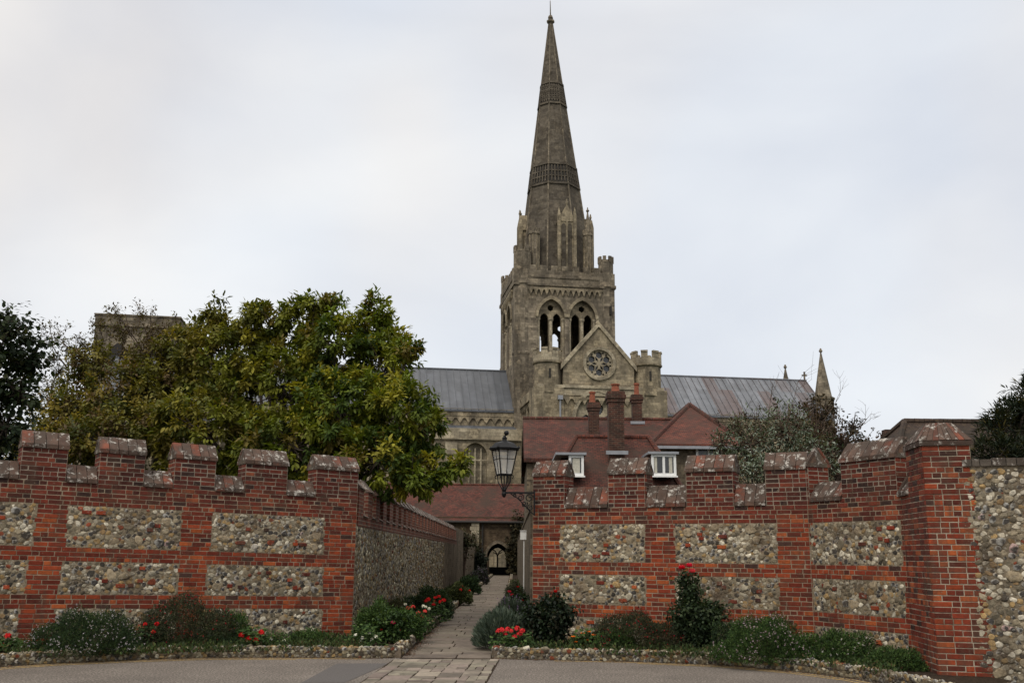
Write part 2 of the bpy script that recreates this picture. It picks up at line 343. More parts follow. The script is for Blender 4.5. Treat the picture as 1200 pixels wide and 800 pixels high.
# ================================================================== ground, road, path
def sheet(name, pts, z, mat):
    m = MB(); m.add([(x, y, z) for x, y in pts], [tuple(range(len(pts)))]); return tag(m.build(name, mat), kind='structure')
sheet('ground', [(-900, -300), (900, -300), (900, 1500), (-900, 1500)], -.02, MT['grass'])
kerbL = [G(-260, 800)[:2], G(-60, 787)[:2], G(0, 781)[:2], G(60, 777)[:2], G(150, 773)[:2], G(250, 770)[:2], G(350, 770)[:2], G(430, 771)[:2], G(470, 770)[:2]]
kerbR = [G(577, 771)[:2], G(650, 773)[:2], G(750, 775)[:2], G(850, 779)[:2], G(940, 787)[:2], G(1010, 796)[:2], G(1060, 806)[:2], G(1120, 822)[:2]]
sheet('road', [(-30, -20), (30, -20), (30, 11)] + [tuple(p) for p in kerbR[::-1]] + [tuple(p) for p in kerbL[::-1]] + [(-30, 9.5)], 0, MT['asphalt'])
# dark patch of newer asphalt
sheet('road_patch', [G(352, 800)[:2], G(436, 800)[:2] - (0.35, 0), G(470, 777)[:2] - (.18, 0), G(395, 777)[:2]], .004, MT['patch'])
def strip(pts, off, w):
    a, b = [], []
    for i, p in enumerate(pts):
        t = np.array(pts[min(i + 1, len(pts) - 1)]) - np.array(pts[max(i - 1, 0)]); t /= np.linalg.norm(t); n = np.array([t[1], -t[0]])
        a.append(p + n * off); b.append(p + n * (off + w))
    return a, b
for pts, off in ((kerbL[:-1], .10), (kerbL[:-2], .26), (kerbR[1:], .10), (kerbR[2:], .24)):
    a, b = strip(pts, off, .06); m = MB(); n = len(a)
    m.add([(*p, .004) for p in a + b], [(i, i + 1, n + i + 1, n + i) for i in range(n - 1)]); tag(m.build('road_marking', MT['yellow']), kind='structure')
# flagstone path up the lane: one slab after another
def slab(m, q, z, th, col):
    q = np.array(q); c = q.mean(0); tp = c + (q - c) * (1 - .012 / np.maximum(.15, np.linalg.norm(q - c, axis=1)))[:, None]
    v = [(x, y, z - th) for x, y in q] + [(x, y, z - .004) for x, y in q] + [(x, y, z) for x, y in tp]
    m.add(v, [(i, (i + 1) % 4, 4 + (i + 1) % 4, 4 + i) for i in range(4)] + [(4 + i, 4 + (i + 1) % 4, 8 + (i + 1) % 4, 8 + i) for i in range(4)] + [(8, 9, 10, 11)], col)
PL0, PL1 = np.array([-1.70, 16.45]), np.array([-1.30, 80.]); PR0, PR1 = np.array([-.28, 16.45]), np.array([-.02, 80.])
def pathx(y, f): t = (y - 16.45) / 63.55; l = PL0 + (PL1 - PL0) * t; r = PR0 + (PR1 - PR0) * t; return l[0] + (r[0] - l[0]) * f
m = MB(); y = 16.35
while y < 81:
    h = random.choice([.42, .5, .58, .66]); g = .012
    cuts = random.choice([[0, .38, 1], [0, .62, 1], [0, .5, 1], [0, .3, .68, 1], [0, .45, 1], [0, 1]]); cuts = [c + (random.uniform(-.06, .06) if 0 < c < 1 else 0) for c in cuts]
    for a, b in zip(cuts, cuts[1:]):
        t = random.uniform(.75, 1.15); zz = .014 + random.uniform(-.004, .004); w_ = random.uniform(-.005, .01)
        slab(m, [(pathx(y, a) + g, y + g), (pathx(y, b) - g, y + g), (pathx(y + h, b) - g, y + h - g), (pathx(y + h, a) + g, y + h - g)], zz, .05, (.150 * t, (.122 + w_ * .6) * t, .095 * t))
    y += h
tag(m.build('flagstone_path', MT['paving']), kind='structure')
sheet('path_bedding', [(pathx(16.3, 0) - .02, 16.3), (pathx(16.3, 1) + .02, 16.3), (pathx(81, 1) + .02, 81), (pathx(81, 0) - .02, 81)], .003, MT['soil'])
# old paving crossing the pavement to the road, narrowing strips of mixed stones
m = MB()
e0 = [G(x, 773)[:2] for x in (462, 478, 506, 532, 556, 574, 584)]; e1 = [G(x, 806)[:2] for x in (415, 432, 468, 500, 530, 552, 565)]
for j in range(6):
    u = 0.0
    while u < 1:
        du = min(random.choice([.05, .08, .10, .16]), 1 - u)
        if 1 - u - du < .05: du = 1 - u
        subs = [(0, 1)] if j in (0, 5) or random.random() < .6 else [(0, .5), (.5, 1)]
        for s0, s1 in subs:
            P = lambda uu, ss: (e0[j] * (1 - uu) + e1[j] * uu) * (1 - ss) + (e0[j + 1] * (1 - uu) + e1[j + 1] * uu) * ss
            q = np.array([P(u + du, s0), P(u + du, s1), P(u, s1), P(u, s0)]) ; c = q.mean(0); q = c + (q - c) * .95 + RNG.uniform(-.014, .014, (4, 2))
            t = random.uniform(.6, 1.35); slab(m, q, .016 + random.uniform(-.004, .005), .04, (.185 * t, (.155 + random.uniform(-.01, .01)) * t, .122 * t))
        u += du
tag(m.build('stone_crossing', MT['paving']), kind='structure')
sheet('crossing_bedding', [e1[0] - (.02, .02), e1[-1] + (.02, -.02), e0[-1] + (.02, .01), e0[0] + (-.02, .01)], .006, MT['soil'])

# ================================================================== masonry
class Fr:
    """face of a wall: s along it, d out of it, z up (courses may fall by k per metre)"""
    def __init__(s, A, B, k=0, z0=0):
        s.A = np.array(A, float)[:2]; s.B = np.array(B, float)[:2]; t = s.B - s.A; s.L = float(np.linalg.norm(t)); s.t = t / s.L
        s.nn = np.array([s.t[1], -s.t[0]]); s.k = k; s.z0 = z0
    def __call__(s, a, d, z): p = s.A + s.t * a + s.nn * d; return (p[0], p[1], z + s.z0 + s.k * a)
    def px(s, x, y): h = hit(x, y, (*s.A, 0), (*s.nn, 0)); a = float(np.dot(h[:2] - s.A, s.t)); return a, float(h[2] - s.z0 - s.k * a)
    def arr(s, P): # (N,3) of (a,d,z) -> world
        P = np.asarray(P); xy = s.A + P[:, :1] * s.t + P[:, 1:2] * s.nn; return np.concatenate([xy, (P[:, 2] + s.z0 + s.k * P[:, 0])[:, None]], 1)
C_ = .0745
BC = [(.175, .030, .014), (.130, .023, .012), (.235, .044, .016), (.090, .021, .013), (.30, .072, .022), (.050, .024, .019), (.15, .040, .021)]
def brick_col(dark=0., hot=0.):
    w = [5, 5, 3 + 4 * hot, 3 + 3 * dark, .8 + hot * 2, .7 + 2 * dark, 1.2]
    c = np.array(random.choices(BC, w)[0]) * random.uniform(.78, 1.2) * (1 - .40 * dark); c = c * (1 - .22 * dark) + c.mean() * .22 * dark
    return c
def brick(m, fr, s0, s1, z0, z1, col, dep=.05, out=.0):
    j = lambda a: random.uniform(-a, a); g = .0054
    s0 += g + j(.0022); s1 -= g + j(.0022); z0 += g + j(.0018); z1 -= g + j(.0018)
    if s1 - s0 < .015: return
    o = out + .0045 + j(.003); e = .005; tl = j(.0025)
    r = [(s0, z0), (s1, z0), (s1, z1), (s0, z1)]; i = [(s0 + e, z0 + e), (s1 - e, z0 + e), (s1 - e, z1 - e), (s0 + e, z1 - e)]
    v = [fr(a, -dep, b) for a, b in r] + [fr(a, o - e + tl * (1 if k in (1, 2) else -1), b) for k, (a, b) in enumerate(r)] + [fr(a + j(.0015), o + tl * (1 if k in (1, 2) else -1), b + j(.0015)) for k, (a, b) in enumerate(i)]
    m.add(v, [(k, (k + 1) % 4, 4 + (k + 1) % 4, 4 + k) for k in range(4)] + [(4 + k, 4 + (k + 1) % 4, 8 + (k + 1) % 4, 8 + k) for k in range(4)] + [(8, 9, 10, 11)], col)
def course(m, fr, s0, s1, z, dark=0., hot=0., style=None, out=0.):
    """one course between s0 and s1; style 'S' stretchers, 'H' headers, None mixed"""
    a = s0; style = style or random.choice('SSH'); first = True
    while a < s1 - .004:
        L = .225 if (style == 'S' and random.random() < .9) or (style == 'H' and random.random() < .12) else .113
        if first and random.random() < .5: L = .113 if L > .2 else .17
        first = False; b = a + L * random.uniform(.96, 1.04)
        if s1 - b < .06: b = s1
        brick(m, fr, a, b, z, z + C_, brick_col(dark, hot), out=out); a = b
# stones -----------------------------------------------------------
def ico(sub):
    import bmesh
    b = bmesh.new(); bmesh.ops.create_icosphere(b, subdivisions=sub, radius=1); v = np.array([x.co[:] for x in b.verts]); f = np.array([[w.index for w in x.verts] for x in b.faces]); b.free(); return v, f
ICO1, ICO2 = ico(1), ico(2)
FC = np.array([(.24, .205, .155), (.34, .31, .26), (.15, .13, .10), (.045, .040, .036), (.29, .20, .10), (.20, .135, .075), (.46, .43, .38), (.17, .045, .024), (.09, .078, .06)])
FWT = np.array([5, 4, 3.5, 2.2, 2.6, 2.3, 3.8, .8, 2.5])
def dart(w, h, r0, r1, n, big=0, seed=0):
    """random close packing of discs in a w x h panel (wider than tall)"""
    rg = np.random.default_rng(seed); cs = .1; grid = {}; out = []
    def ok(x, y, r):
        k = int(math.ceil((r + r1 * 2.6) / cs)); gx, gy = int(x / cs), int(y / cs)
        for i in range(gx - k, gx + k + 1):
            for j in range(gy - k, gy + k + 1):
                for (a, b, q) in grid.get((i, j), ()):
                    if ((a - x) / 1.25) ** 2 + (b - y) ** 2 < ((r + q) * .74) ** 2: return False
        return True
    def put(x, y, r): grid.setdefault((int(x / cs), int(y / cs)), []).append((x, y, r)); out.append((x, y, r))
    for _ in range(big): 
        r = rg.uniform(r1 * 1.2, r1 * 2.1); x, y = rg.uniform(r * 1.3, max(r * 1.3 + .01, w - r * 1.3)), rg.uniform(r, max(r + .01, h - r))
        if ok(x, y, r): put(x, y, r)
    for ph in range(4):
        r = r1 + (r0 - r1) * ph / 3
        for _ in range(n):
            q = r * rg.uniform(.85, 1.12); x, y = rg.uniform(q * .9, w - q * .9), rg.uniform(q * .8, h - q * .8)
            if ok(x, y, q): put(x, y, q)
    return np.array(out)
def unit_(v): return v / np.linalg.norm(v, axis=-1, keepdims=True)
def stones(m, fr, s0, z0, D, sub=ICO2, tone=1., warm=1., seed=0, out=0., squash=.55):
    """flints of the packing D on wall face fr with its corner at (s0,z0)"""
    rg = np.random.default_rng(seed); bv, bf = sub; N = len(D)
    if N == 0: return
    for i0 in range(0, N, 4000):
        d = D[i0:i0 + 4000]; n = len(d)
        ci = rg.choice(len(FC), n, p=FWT / FWT.sum()); col = FC[ci] * rg.uniform(.75, 1.25, (n, 1)) * tone * np.array([1, .97 if warm > 1 else 1, 1 / warm])
        bigs = d[:, 2] > .075; col[bigs] = np.array([(.25, .20, .13)]) * rg.uniform(.7, 1.2, (bigs.sum(), 1)) * tone
        r = d[:, 2]; ang = rg.normal(0, .35, n); th = rg.uniform(0, 6.28, (n, 3))
        V = np.repeat(bv[None], n, 0).copy()
        # lumpy noise
        q = V @ rg.normal(0, 1, (3, 4)); lump = 1 + .12 * np.sin(2.3 * q[..., 0] + th[:, None, 0]) + .1 * np.sin(3.1 * q[..., 1] + th[:, None, 1]) + .08 * np.sin(4.7 * q[..., 2] + th[:, None, 2])
        fl = rg.uniform(.35, .95, n)[:, None]; V *= lump[..., None]
        for _ in range(4):                                                                  # chipped flats
            pn = unit_(rg.normal(0, 1, (n, 3)) * (1, .6, 1)); pd = rg.uniform(.5, .85, n)[:, None]; ex = np.maximum(0, np.einsum('nki,ni->nk', V, pn) - pd); V -= ex[..., None] * pn[:, None, :] * .9
        V[..., 1] = np.minimum(V[..., 1], fl)          # knapped faces are flat
        cc = np.repeat(col[:, None, :], len(bv), 1)
        kn = (rg.random(n) < .22) & ~bigs; core = ((bv[:, 1] + bv[:, 0] * .4)[None, :] > rg.uniform(.3, .9, (n, 1))) & kn[:, None]; cc[core] = (.05, .045, .04); rim = ~core & kn[:, None]; cc[rim] = np.maximum(cc[rim], (.27, .26, .235))
        ca, sa = np.cos(ang)[:, None], np.sin(ang)[:, None]; x = V[..., 0] * 1.25 * r[:, None]; z = V[..., 2] * r[:, None]
        a = s0 + d[:, :1] + x * ca - z * sa; zz = z0 + d[:, 1:2] + x * sa + z * ca; dd = out + V[..., 1] * r[:, None] * squash - .003
        P = fr.arr(np.stack([a, dd, zz], -1).reshape(-1, 3))
        f = (bf[None] + (np.arange(n) * len(bv))[:, None, None]).reshape(-1, 3); m.add(P, f, cc.reshape(-1, 3))
def mortar(m, fr, s0, s1, z0, z1, d=.0, tone=1., n=None, col=(.20, .162, .108)):
    """uneven mortar bed"""
    nx, nz = max(2, int((s1 - s0) / .06)), max(2, int((z1 - z0) / .06)); A = np.linspace(s0, s1, nx + 1); Z = np.linspace(z0, z1, nz + 1)
    a, z = np.meshgrid(A, Z); dd = d + RNG.uniform(-.007, .008, a.shape); P = fr.arr(np.stack([a, dd, z], -1).reshape(-1, 3))
    i = np.arange(nx)[None] + (np.arange(nz) * (nx + 1))[:, None]; i = i.ravel(); f = np.stack([i, i + 1, i + nx + 2, i + nx + 1], 1)
    m.add(P, f, np.array(col) * tone)
def cop_col(): return (np.array([.085, .052, .038]) if random.random() < .75 else np.array([.15, .05, .03])) * random.uniform(.7, 1.35)
def coping(par, fr, s0, s1, zb, zt, thick=.5, hip0=False, hip1=False, name='coping', dark=.3):
    """brick-on-edge saddle coping: lip course and sloping bricks either side of a ridge"""
    m = MB(); a = s0 - .02; end = s1 + .02; zl = zb + .065; ry = -thick / 2
    n = max(2, round((end - a) / .165)); e = np.linspace(a, end, n + 1) 
    for i in range(n):
        c0, c1 = e[i] + .005, e[i + 1] - .005
        for sgn in (1, -1):
            col = cop_col()
            f = lambda d: d if sgn > 0 else 2 * ry - d
            w1 = random.uniform(-.006, .006); i0 = .17 * (hip0 and i == 0); i1 = .17 * (hip1 and i == n - 1)
            mid0, mid1 = (c0 + i0, c1 - i1)
            b = [fr(c0, f(-.03), zl), fr(c1, f(-.03), zl), fr(c1, f(.022), zl), fr(c0, f(.022), zl)]
            t = [fr(mid0, f(ry - .0), zt + w1 - .04), fr(mid1, f(ry), zt + w1 - .04), fr(mid1, f(ry + .035), zt + w1), fr(mid0, f(ry + .035), zt + w1)]
            m.hexa(b, t, col)
            g = .003; col = cop_col(); w2 = random.uniform(0, .008)
            m.box(c0, c1, f(-.05), f(.03 + w2), zb, zl - g, col, fr)
        m.box(c0, c1, 2 * ry + .05, -.05, zb + .001, zl, (.12, .1, .07), fr)
    m.prism([(e[0] + .01, zl), (e[-1] - .01, zl), (e[-1] - .01 - .17 * hip1, zt - .05), (e[0] + .01 + .17 * hip0, zt - .05)], ry - .05, ry + .05, (.1, .08, .06), fr)
    # mortar filling under the slopes, seen at the gable ends
    for x0, x1 in ((e[0] + .012, e[0] + .05), (e[-1] - .05, e[-1] - .012)):
        if (hip0 and x0 < (s0 + s1) / 2) or (hip1 and x0 > (s0 + s1) / 2): continue
        a_ = [fr(x0, -.02, zl), fr(x0, 2 * ry + .02, zl), fr(x0, ry, zt - .03)]; b_ = [fr(x1, -.02, zl), fr(x1, 2 * ry + .02, zl), fr(x1, ry, zt - .03)]
        m.hexa(a_, b_, (.15, .09, .06))
    return m.build(name, MT['coping'], par)
def core(par, fr, s0, s1, z0, z1, thick, name='wall_core', mat='core'):
    m = MB(); m.box(s0, s1, -thick, -.0, z0, z1, (1, 1, 1), fr); return m
def merl_sides(m, fr, s, z0, z1, side, thick, dark=.4):
    """bricks on the exposed side of a merlon"""
    o = fr(s, 0, 0); t = fr.t * side; f2 = Fr(np.array(o[:2]), np.array(o[:2]) + (-fr.nn if side > 0 else fr.nn), 0, o[2])
    if side < 0: f2 = Fr(np.array(fr(s, -thick, 0)[:2]), np.array(o[:2]), 0, o[2])
    z = z0
    while z < z1 - .03: course(m, f2, .0, thick, z, dark, 0, 'S'); z += C_
def band_wall(par, fr, merlons, panels, zrows, ztop_c, ztop_m, ccope, mcope, thick=.45, s_lo=0, s_hi=None, hot=.4, dark_top=.75, seed=1, ragged=None):
    """brick wall with flint panels: zrows = list of (z0,z1,panel spans)"""
    s_hi = fr.L if s_hi is None else s_hi; m = MB(); r = 0; z = zrows[0][0]; nrow = 0
    zb = -.1; bm = MB()
    while z < ztop_m - .02:
        zc = z + C_ / 2; inner = []
        for (a, b, sp) in zrows:
            if a <= zc < b: inner = sp
        if zc < ztop_c: spans = [(s_lo, s_hi)]
        else: spans = [(max(a, s_lo), min(b, s_hi)) for a, b in merlons]
        for h0, h1 in inner:
            nx = []
            for a, b in spans:
                if h1 <= a or h0 >= b: nx.append((a, b)); continue
                j0, j1 = random.uniform(-.015, .022), random.uniform(-.022, .015)
                if h0 + j0 > a: nx.append((a, h0 + j0))
                if h1 + j1 < b: nx.append((h1 + j1, b))
            spans = nx
        f = min(1, max(0, (zc - 1.9) / .7)); band = any(True for _ in inner)
        st = 'H' if (nrow % 3 == 0) else 'S'
        if inner: st = 'S'
        for a, b in spans:
            if b - a > .02: course(m, fr, a, b, z, f * dark_top, hot * (1 - f), st)
        z += C_; nrow += 1
    for a, b in merlons:
        if a > s_lo + .02: merl_sides(m, fr, a, ztop_c, ztop_m, -1, thick)
        if b < s_hi - .02: merl_sides(m, fr, b, ztop_c, ztop_m, 1, thick)
    m.build('brickwork', MT['brick'], par)
    c = MB(); c.box(s_lo, s_hi, -thick, -.001, -.15, ztop_c, (.25, .195, .135), fr)
    for a, b in merlons: c.box(max(a, s_lo), min(b, s_hi), -thick, -.001, ztop_c, ztop_m, (.26, .22, .17), fr)
    c.build('wall_core', MT['mortar'], par)
    q = seed * 100
    for (z0, z1, sp) in zrows:
        for a, b in sp:
            q += 1; p = MB(); mortar(p, fr, a - .02, b + .02, z0, z1, .001)
            D = dart(b - a, z1 - z0, .012, .040, int(2600 * (b - a) * (z1 - z0)) + 60, big=int(5 * (b - a)), seed=q); fo = 1.05 if z0 > 1 else .95
            stones(p, fr, a, z0, D, ICO2, 1.05 * fo, 1.18, q)
            for _ in range(int(3.0 * (b - a))):           # odd bricks set among the flints
                x, zz = random.uniform(a + .12, b - .25), random.uniform(z0 + .05, z1 - .12); L = random.choice([.1, .1, .16])
                brick(p, fr, x, x + L, zz, zz + .07, brick_col(0, .5), out=.022)
            for _ in range(int(2.2 * (b - a))):           # squared blocks of pale sandstone
                x, zz = random.uniform(a + .1, b - .3), random.uniform(z0 + .04, z1 - .2); L, H = random.uniform(.12, .26), random.uniform(.09, .16); t = random.uniform(.8, 1.15)
                stones(p, fr, 0, 0, np.array([[x + L / 2, zz + H / 2, H * .62]]), ICO2, 1.1 * t, 1.1, random.randrange(9999), squash=.35)
            p.build('flint_panel', MT['flint'], par)
    for (a, b) in merlons: coping(par, fr, max(a, s_lo), min(b, s_hi), ztop_m, mcope, thick + .02)
    ms = sorted(merlons)
    gaps = [(x[1], y[0]) for x, y in zip(ms, ms[1:])]
    if ms[0][0] > s_lo + .05: gaps = [(s_lo, ms[0][0])] + gaps
    if ms[-1][1] < s_hi - .05: gaps.append((ms[-1][1], s_hi))
    for a, b in gaps: coping(par, fr, a + .03, b - .03, ztop_c, ccope, thick + .02)
# ---- left of the lane
FL = Fr((-8.0, 16.0), (-2.92, 19.18), -.02, .12)
a0 = W(0, 650, 16.0); FL = Fr((a0[0], a0[1]), (-2.92, 19.18), -.02, .12)
mer = [(FL.px(a, 520)[0], FL.px(b, 520)[0]) for a, b in ((27, 81), (119, 172), (207, 255), (290, 339))]
ex = [(-3.0, -2.3), (-1.65, -.85)]
mer = [(-1.15, -.45)] + mer + [(FL.px(371, 560)[0], FL.L)]; mer = [(-2.5, -1.75)] + mer
px_p = [((78, 212), (70, 208)), ((248, 380), (242, 378))]
up = [(FL.px(a[0], 620)[0], FL.px(a[1], 620)[0]) for a, _ in px_p]; lo = [(FL.px(b[0], 680)[0], FL.px(b[1], 680)[0]) for _, b in px_p]
up = [(-1.6, FL.px(40, 620)[0])] + up; lo = [(-1.6, FL.px(30, 680)[0])] + lo
base = [(-1.6, FL.px(20, 740)[0])] + [(a - .02, b + .02) for a, b in lo[1:]]
wl = thing('brick_and_flint_wall', 'battlemented red brick and flint wall left of the lane, in front of the big trees', 'wall', (-5.5, 17.6, 0))
band_wall(wl, FL, mer, None, [(0, C_ * 8, base), (C_ * 11, C_ * 18, lo), (C_ * 21, C_ * 30, up)], C_ * 35, C_ * 42, C_ * 35 + .30, C_ * 42 + .29, .45, -2.6, FL.L, seed=1)
# ---- right of the lane: straight stretch, bend, and the big end pier
FR1 = Fr((.42, 19.0), (4.954, 16.8)); FR2 = Fr((4.954, 16.8), (5.83, 15.0))
wr = thing('brick_and_flint_wall', 'curving battlemented red brick and flint wall right of the lane, ending at a tall pier', 'wall', (3.5, 17.5, 0))
zr = [(0, C_ * 7, None), (C_ * 10, C_ * 17, None), (C_ * 20, C_ * 29, None)]
p1 = [(.55, 2.19), (2.74, 4.51)]; p2 = [(.03, FR2.L - .06)]
mk = lambda P: [(a, b, P) for a, b, _ in zr]
band_wall(wr, FR1, [(0, .64), (1.51, 2.21), (2.97, 3.80), (4.36, FR1.L)], None, mk(p1), C_ * 33, C_ * 41, C_ * 33 + .39, C_ * 41 + .31, .45, 0, FR1.L, hot=.9, seed=2)
band_wall(wr, FR2, [(0, .05), (.80, 1.93)], None, mk(p2), C_ * 33.6, C_ * 41.5, C_ * 33.6 + .33, C_ * 41.5 + .33, .45, 0, FR2.L, hot=.9, seed=3)
# end face of the right wall towards the lane, and of the left wall
m = MB(); fe = Fr((.42 + FR1.nn[0] * -.6, 19.0 + FR1.nn[1] * -.6), (.42, 19.0))
for i in range(41): course(m, fe, 0, .6, i * C_, .3, .6, 'S')
fe2 = Fr((-2.92, 19.18), (-2.92 - FL.nn[0] * .6, 19.18 - FL.nn[1] * .6))
m.build('end_face', MT['brick'], wr)
m = MB()
for i in range(42): course(m, fe2, 0, .6, i * C_, .3, .4, 'S')
m.build('end_face', MT['brick'], wl)
m = MB(); m.box(-.006, .5, -.6, -.002, -.1, 3.1, (.2, .16, .11), Fr((-2.92, 19.18), (-2.92 - FL.nn[0], 19.18 - FL.nn[1]))); 
# pier: left face then toothed front face
Pa, Pb, Pc = np.array([5.83, 15.0]), np.array([5.69, 13.8]), np.array([6.33, 13.62])
F3 = Fr(Pa, Pb); F4 = Fr(Pb, Pc)
m = MB(); tooth = [.66, .60, .66, .56, .50, .56, .62, .58, .50, .5, .46, .46, .48, .44, .48, .5]
for i in range(42):
    z = i * C_; zf = i / 41
    s0 = .0 if zf < .83 else .42
    course(m, F3, s0, F3.L - .0, z, .25 if zf < .6 else .6, .8 if zf < .6 else .2)
    if i >= 34: w_ = .62
    elif i >= 30: w_ = .64
    elif i >= 27: w_ = .52 + random.choice([0, .04])
    else: w_ = .62 + (26 - i) * .004 + random.choice([0, 0, .09, -.05])
    course(m, F4, 0, w_, z, .0 if zf < .85 else .4, 1.2)
m.build('brickwork', MT['brick'], wr)
m = MB()
m.box(0, F3.L - .01, -.45, -.002, -.15, C_ * 33, (.34, .29, .22), F3); m.box(.42, F3.L - .01, -.60, -.002, C_ * 33, C_ * 42, (.2, .16, .11), F3); m.box(.01, .62, -.75, -.002, -.15, C_ * 42, (.34, .29, .22), F4)
m.build('pier_core', MT['mortar'], wr)
coping(wr, F3, .0, .40, C_ * 33.6, C_ * 33.6 + .33, .47)
# pier cap: hipped weathered coping
m = MB(); zb, zt = C_ * 42, C_ * 42 + .33
_bk = np.array(F3(.42, 0, 0)[:2]); cq = np.array([Pb, F4(.62, 0, 0)[:2], _bk + F4.t * .64, _bk]); cc_ = cq.mean(0)
def ring(e, z): return [(*(p + unit_(p - cc_) * e * 1.3), z) for p in cq]
m.hexa(ring(.035, zb), ring(.045, zb + .06), (.07, .045, .035))
rt = [(*(cc_ + (p - cc_) * k_), zt) for p, k_ in zip(cq, (.42, .48, .45, .42))]
rb = ring(.03, zb + .062)
m.hexa(rb, rt, (.085, .06, .048)); m.build('pier_cap', MT['coping'], wr)
m = MB()
for k in range(4):                                             # sloping bricks of the cap
    b0, b1, t0, t1 = [np.array(x) for x in (rb[k], rb[(k + 1) % 4], rt[k], rt[(k + 1) % 4])]; n = 8 if k % 2 == 0 else 9
    up_ = np.cross(b1 - b0, t0 - b0); up_ /= np.linalg.norm(up_)
    for i in range(n):
        u0, u1 = (i + .05) / n, (i + .95) / n; g = random.uniform(.010, .022)
        q = [b0 + (b1 - b0) * u0, b0 + (b1 - b0) * u1, t0 + (t1 - t0) * u1, t0 + (t1 - t0) * u0]
        m.hexa([p - up_ * .01 for p in q], [p + up_ * g for p in q], cop_col())
m.build('cap_brick_course', MT['coping'], wr)
# rough flint wall beyond the pier
F5 = Fr(Pc - (Pc - Pb) * .25, (8.6, 12.75)); wf = thing('flint_wall', 'rough cobbled flint wall to the right of the tall brick pier', 'wall', (7.4, 13.2, 0))
m = MB(); m.box(0, F5.L, -.5, -.02, -.15, 2.84, (.18, .15, .1), F5); m.build('wall_core', MT['mortar'], wf)
m = MB(); mortar(m, F5, 0, F5.L, -.1, 2.84, -.012, 1.0, col=(.155, .125, .085)); D = dart(F5.L, 2.8, .016, .045, 5200, big=26, seed=55); stones(m, F5, 0, .0, D, ICO2, 1.05, 1.15, 55, out=-.012, squash=.6); m.build('flint_face', MT['flint'], wf)
m = MB(); a = 0
while a < F5.L:
    b = a + random.uniform(.1, .2); t = random.uniform(.6, 1.1); m.box(a + .004, b - .004, -.52, .01 + random.uniform(0, .02), 2.835, 2.93 + random.uniform(-.01, .02), (.09 * t, .075 * t, .06 * t), F5); a = b
m.build('coping', MT['coping'], wf)
# ---- side walls up the lane
SL = Fr((-2.94, 19.3), (-2.80, 84.0)); wsl = thing('flint_wall', 'long flint wall with small brick battlements along the left side of the lane', 'wall', (-2.9, 45, 0))
SLt = 53 - 19.3
m = MB()
D = dart(5.0, 2.12, .022, .05, 3800, big=6, seed=77); stones(m, SL, 0, 0, D, ICO1, .8, 1.3, 77)
for i in range(5): D = dart(4, 2.12, .028, .06, 1300, big=4, seed=80 + i); stones(m, SL, 5 + 4 * i, 0, D, ICO1, .8, 1.3, 80 + i)
mortar(m, SL, 0, 25, -.1, 2.13, .0, .8)
m.build('flint_face', MT['flint'], wsl)
m = MB(); m.box(0, 25, -.45, -.01, -.1, 2.12, (1, 1, 1), SL); m.box(25, 64.6, -.45, .012, -.1, 2.12, (1, 1, 1), SL); m.box(SLt, 64.6, -.40, .0, 2.12, 3.0, (1, 1, 1), SL); m.build('wall_core', MT['rubble'], wsl)
s = .15
while s < SLt:
    w1, gap = .62, .62
    for (x0, x1, z0, zb, zt) in ((s, s + w1, 2.12, 2.84, 3.10), (s + w1 + .001, s + w1 + gap - .001, 2.12, 2.32, 2.46)):
        m = MB(); m.box(x0, x1, -.40, .012 - (.002 if zb < 2.6 else 0), z0, zb, (1, 1, 1), SL); bo = m.build('battlement', MT['core'], wsl); cap = MB(); n = 4; e = np.linspace(x0 - .02, x1 + .02, n + 1)
        for i in range(n):
            for sg in (1, -1):
                f = lambda d: d if sg > 0 else -.39 - d
                c = cop_col() * .9 + (.14, .135, .125) * np.array(random.uniform(0, 1.2)); cap.hexa([SL(e[i] + .005, f(-.05), zb), SL(e[i + 1] - .005, f(-.05), zb), SL(e[i + 1] - .005, f(.06), zb), SL(e[i] + .005, f(.06), zb)],
                         [SL(e[i] + .005, f(-.195), zt - .05), SL(e[i + 1] - .005, f(-.195), zt - .05), SL(e[i + 1] - .005, f(-.17), zt), SL(e[i] + .005, f(-.17), zt)], c)
        cap.build('coping', MT['coping'], bo)
    s += w1 + gap
SR = Fr((.58, 84.0), (.50, 19.6)); wsr = thing('flint_wall', 'narrow glimpsed grey flint wall along the right side of the lane', 'wall', (.5, 50, 0))
m = MB(); m.box(0, SR.L, -.40, 0, -.1, 2.7, (1, 1, 1), SR); m.build('wall_core', MT['rubble'], wsr)
m = MB(); m.box(0, SR.L, -.44, .03, 2.702, 2.78, (1, 1, 1), SR); m.build('coping', MT['rubble'], wsr)
m = MB(); D = dart(5, 2.6, .022, .05, 2200, big=4, seed=97); stones(m, SR, SR.L - 5, 0, D, ICO1, .9, 1.1, 97); m.build('flint_face', MT['flint'], wsr)
m = MB(); m.box(0.0, .34, -.10, .02, -.1, 2.95, (1, 1, 1), Fr((.40, 19.45), (.40, 19.1))); m.build('end_post', MT['rubble'], wsr)

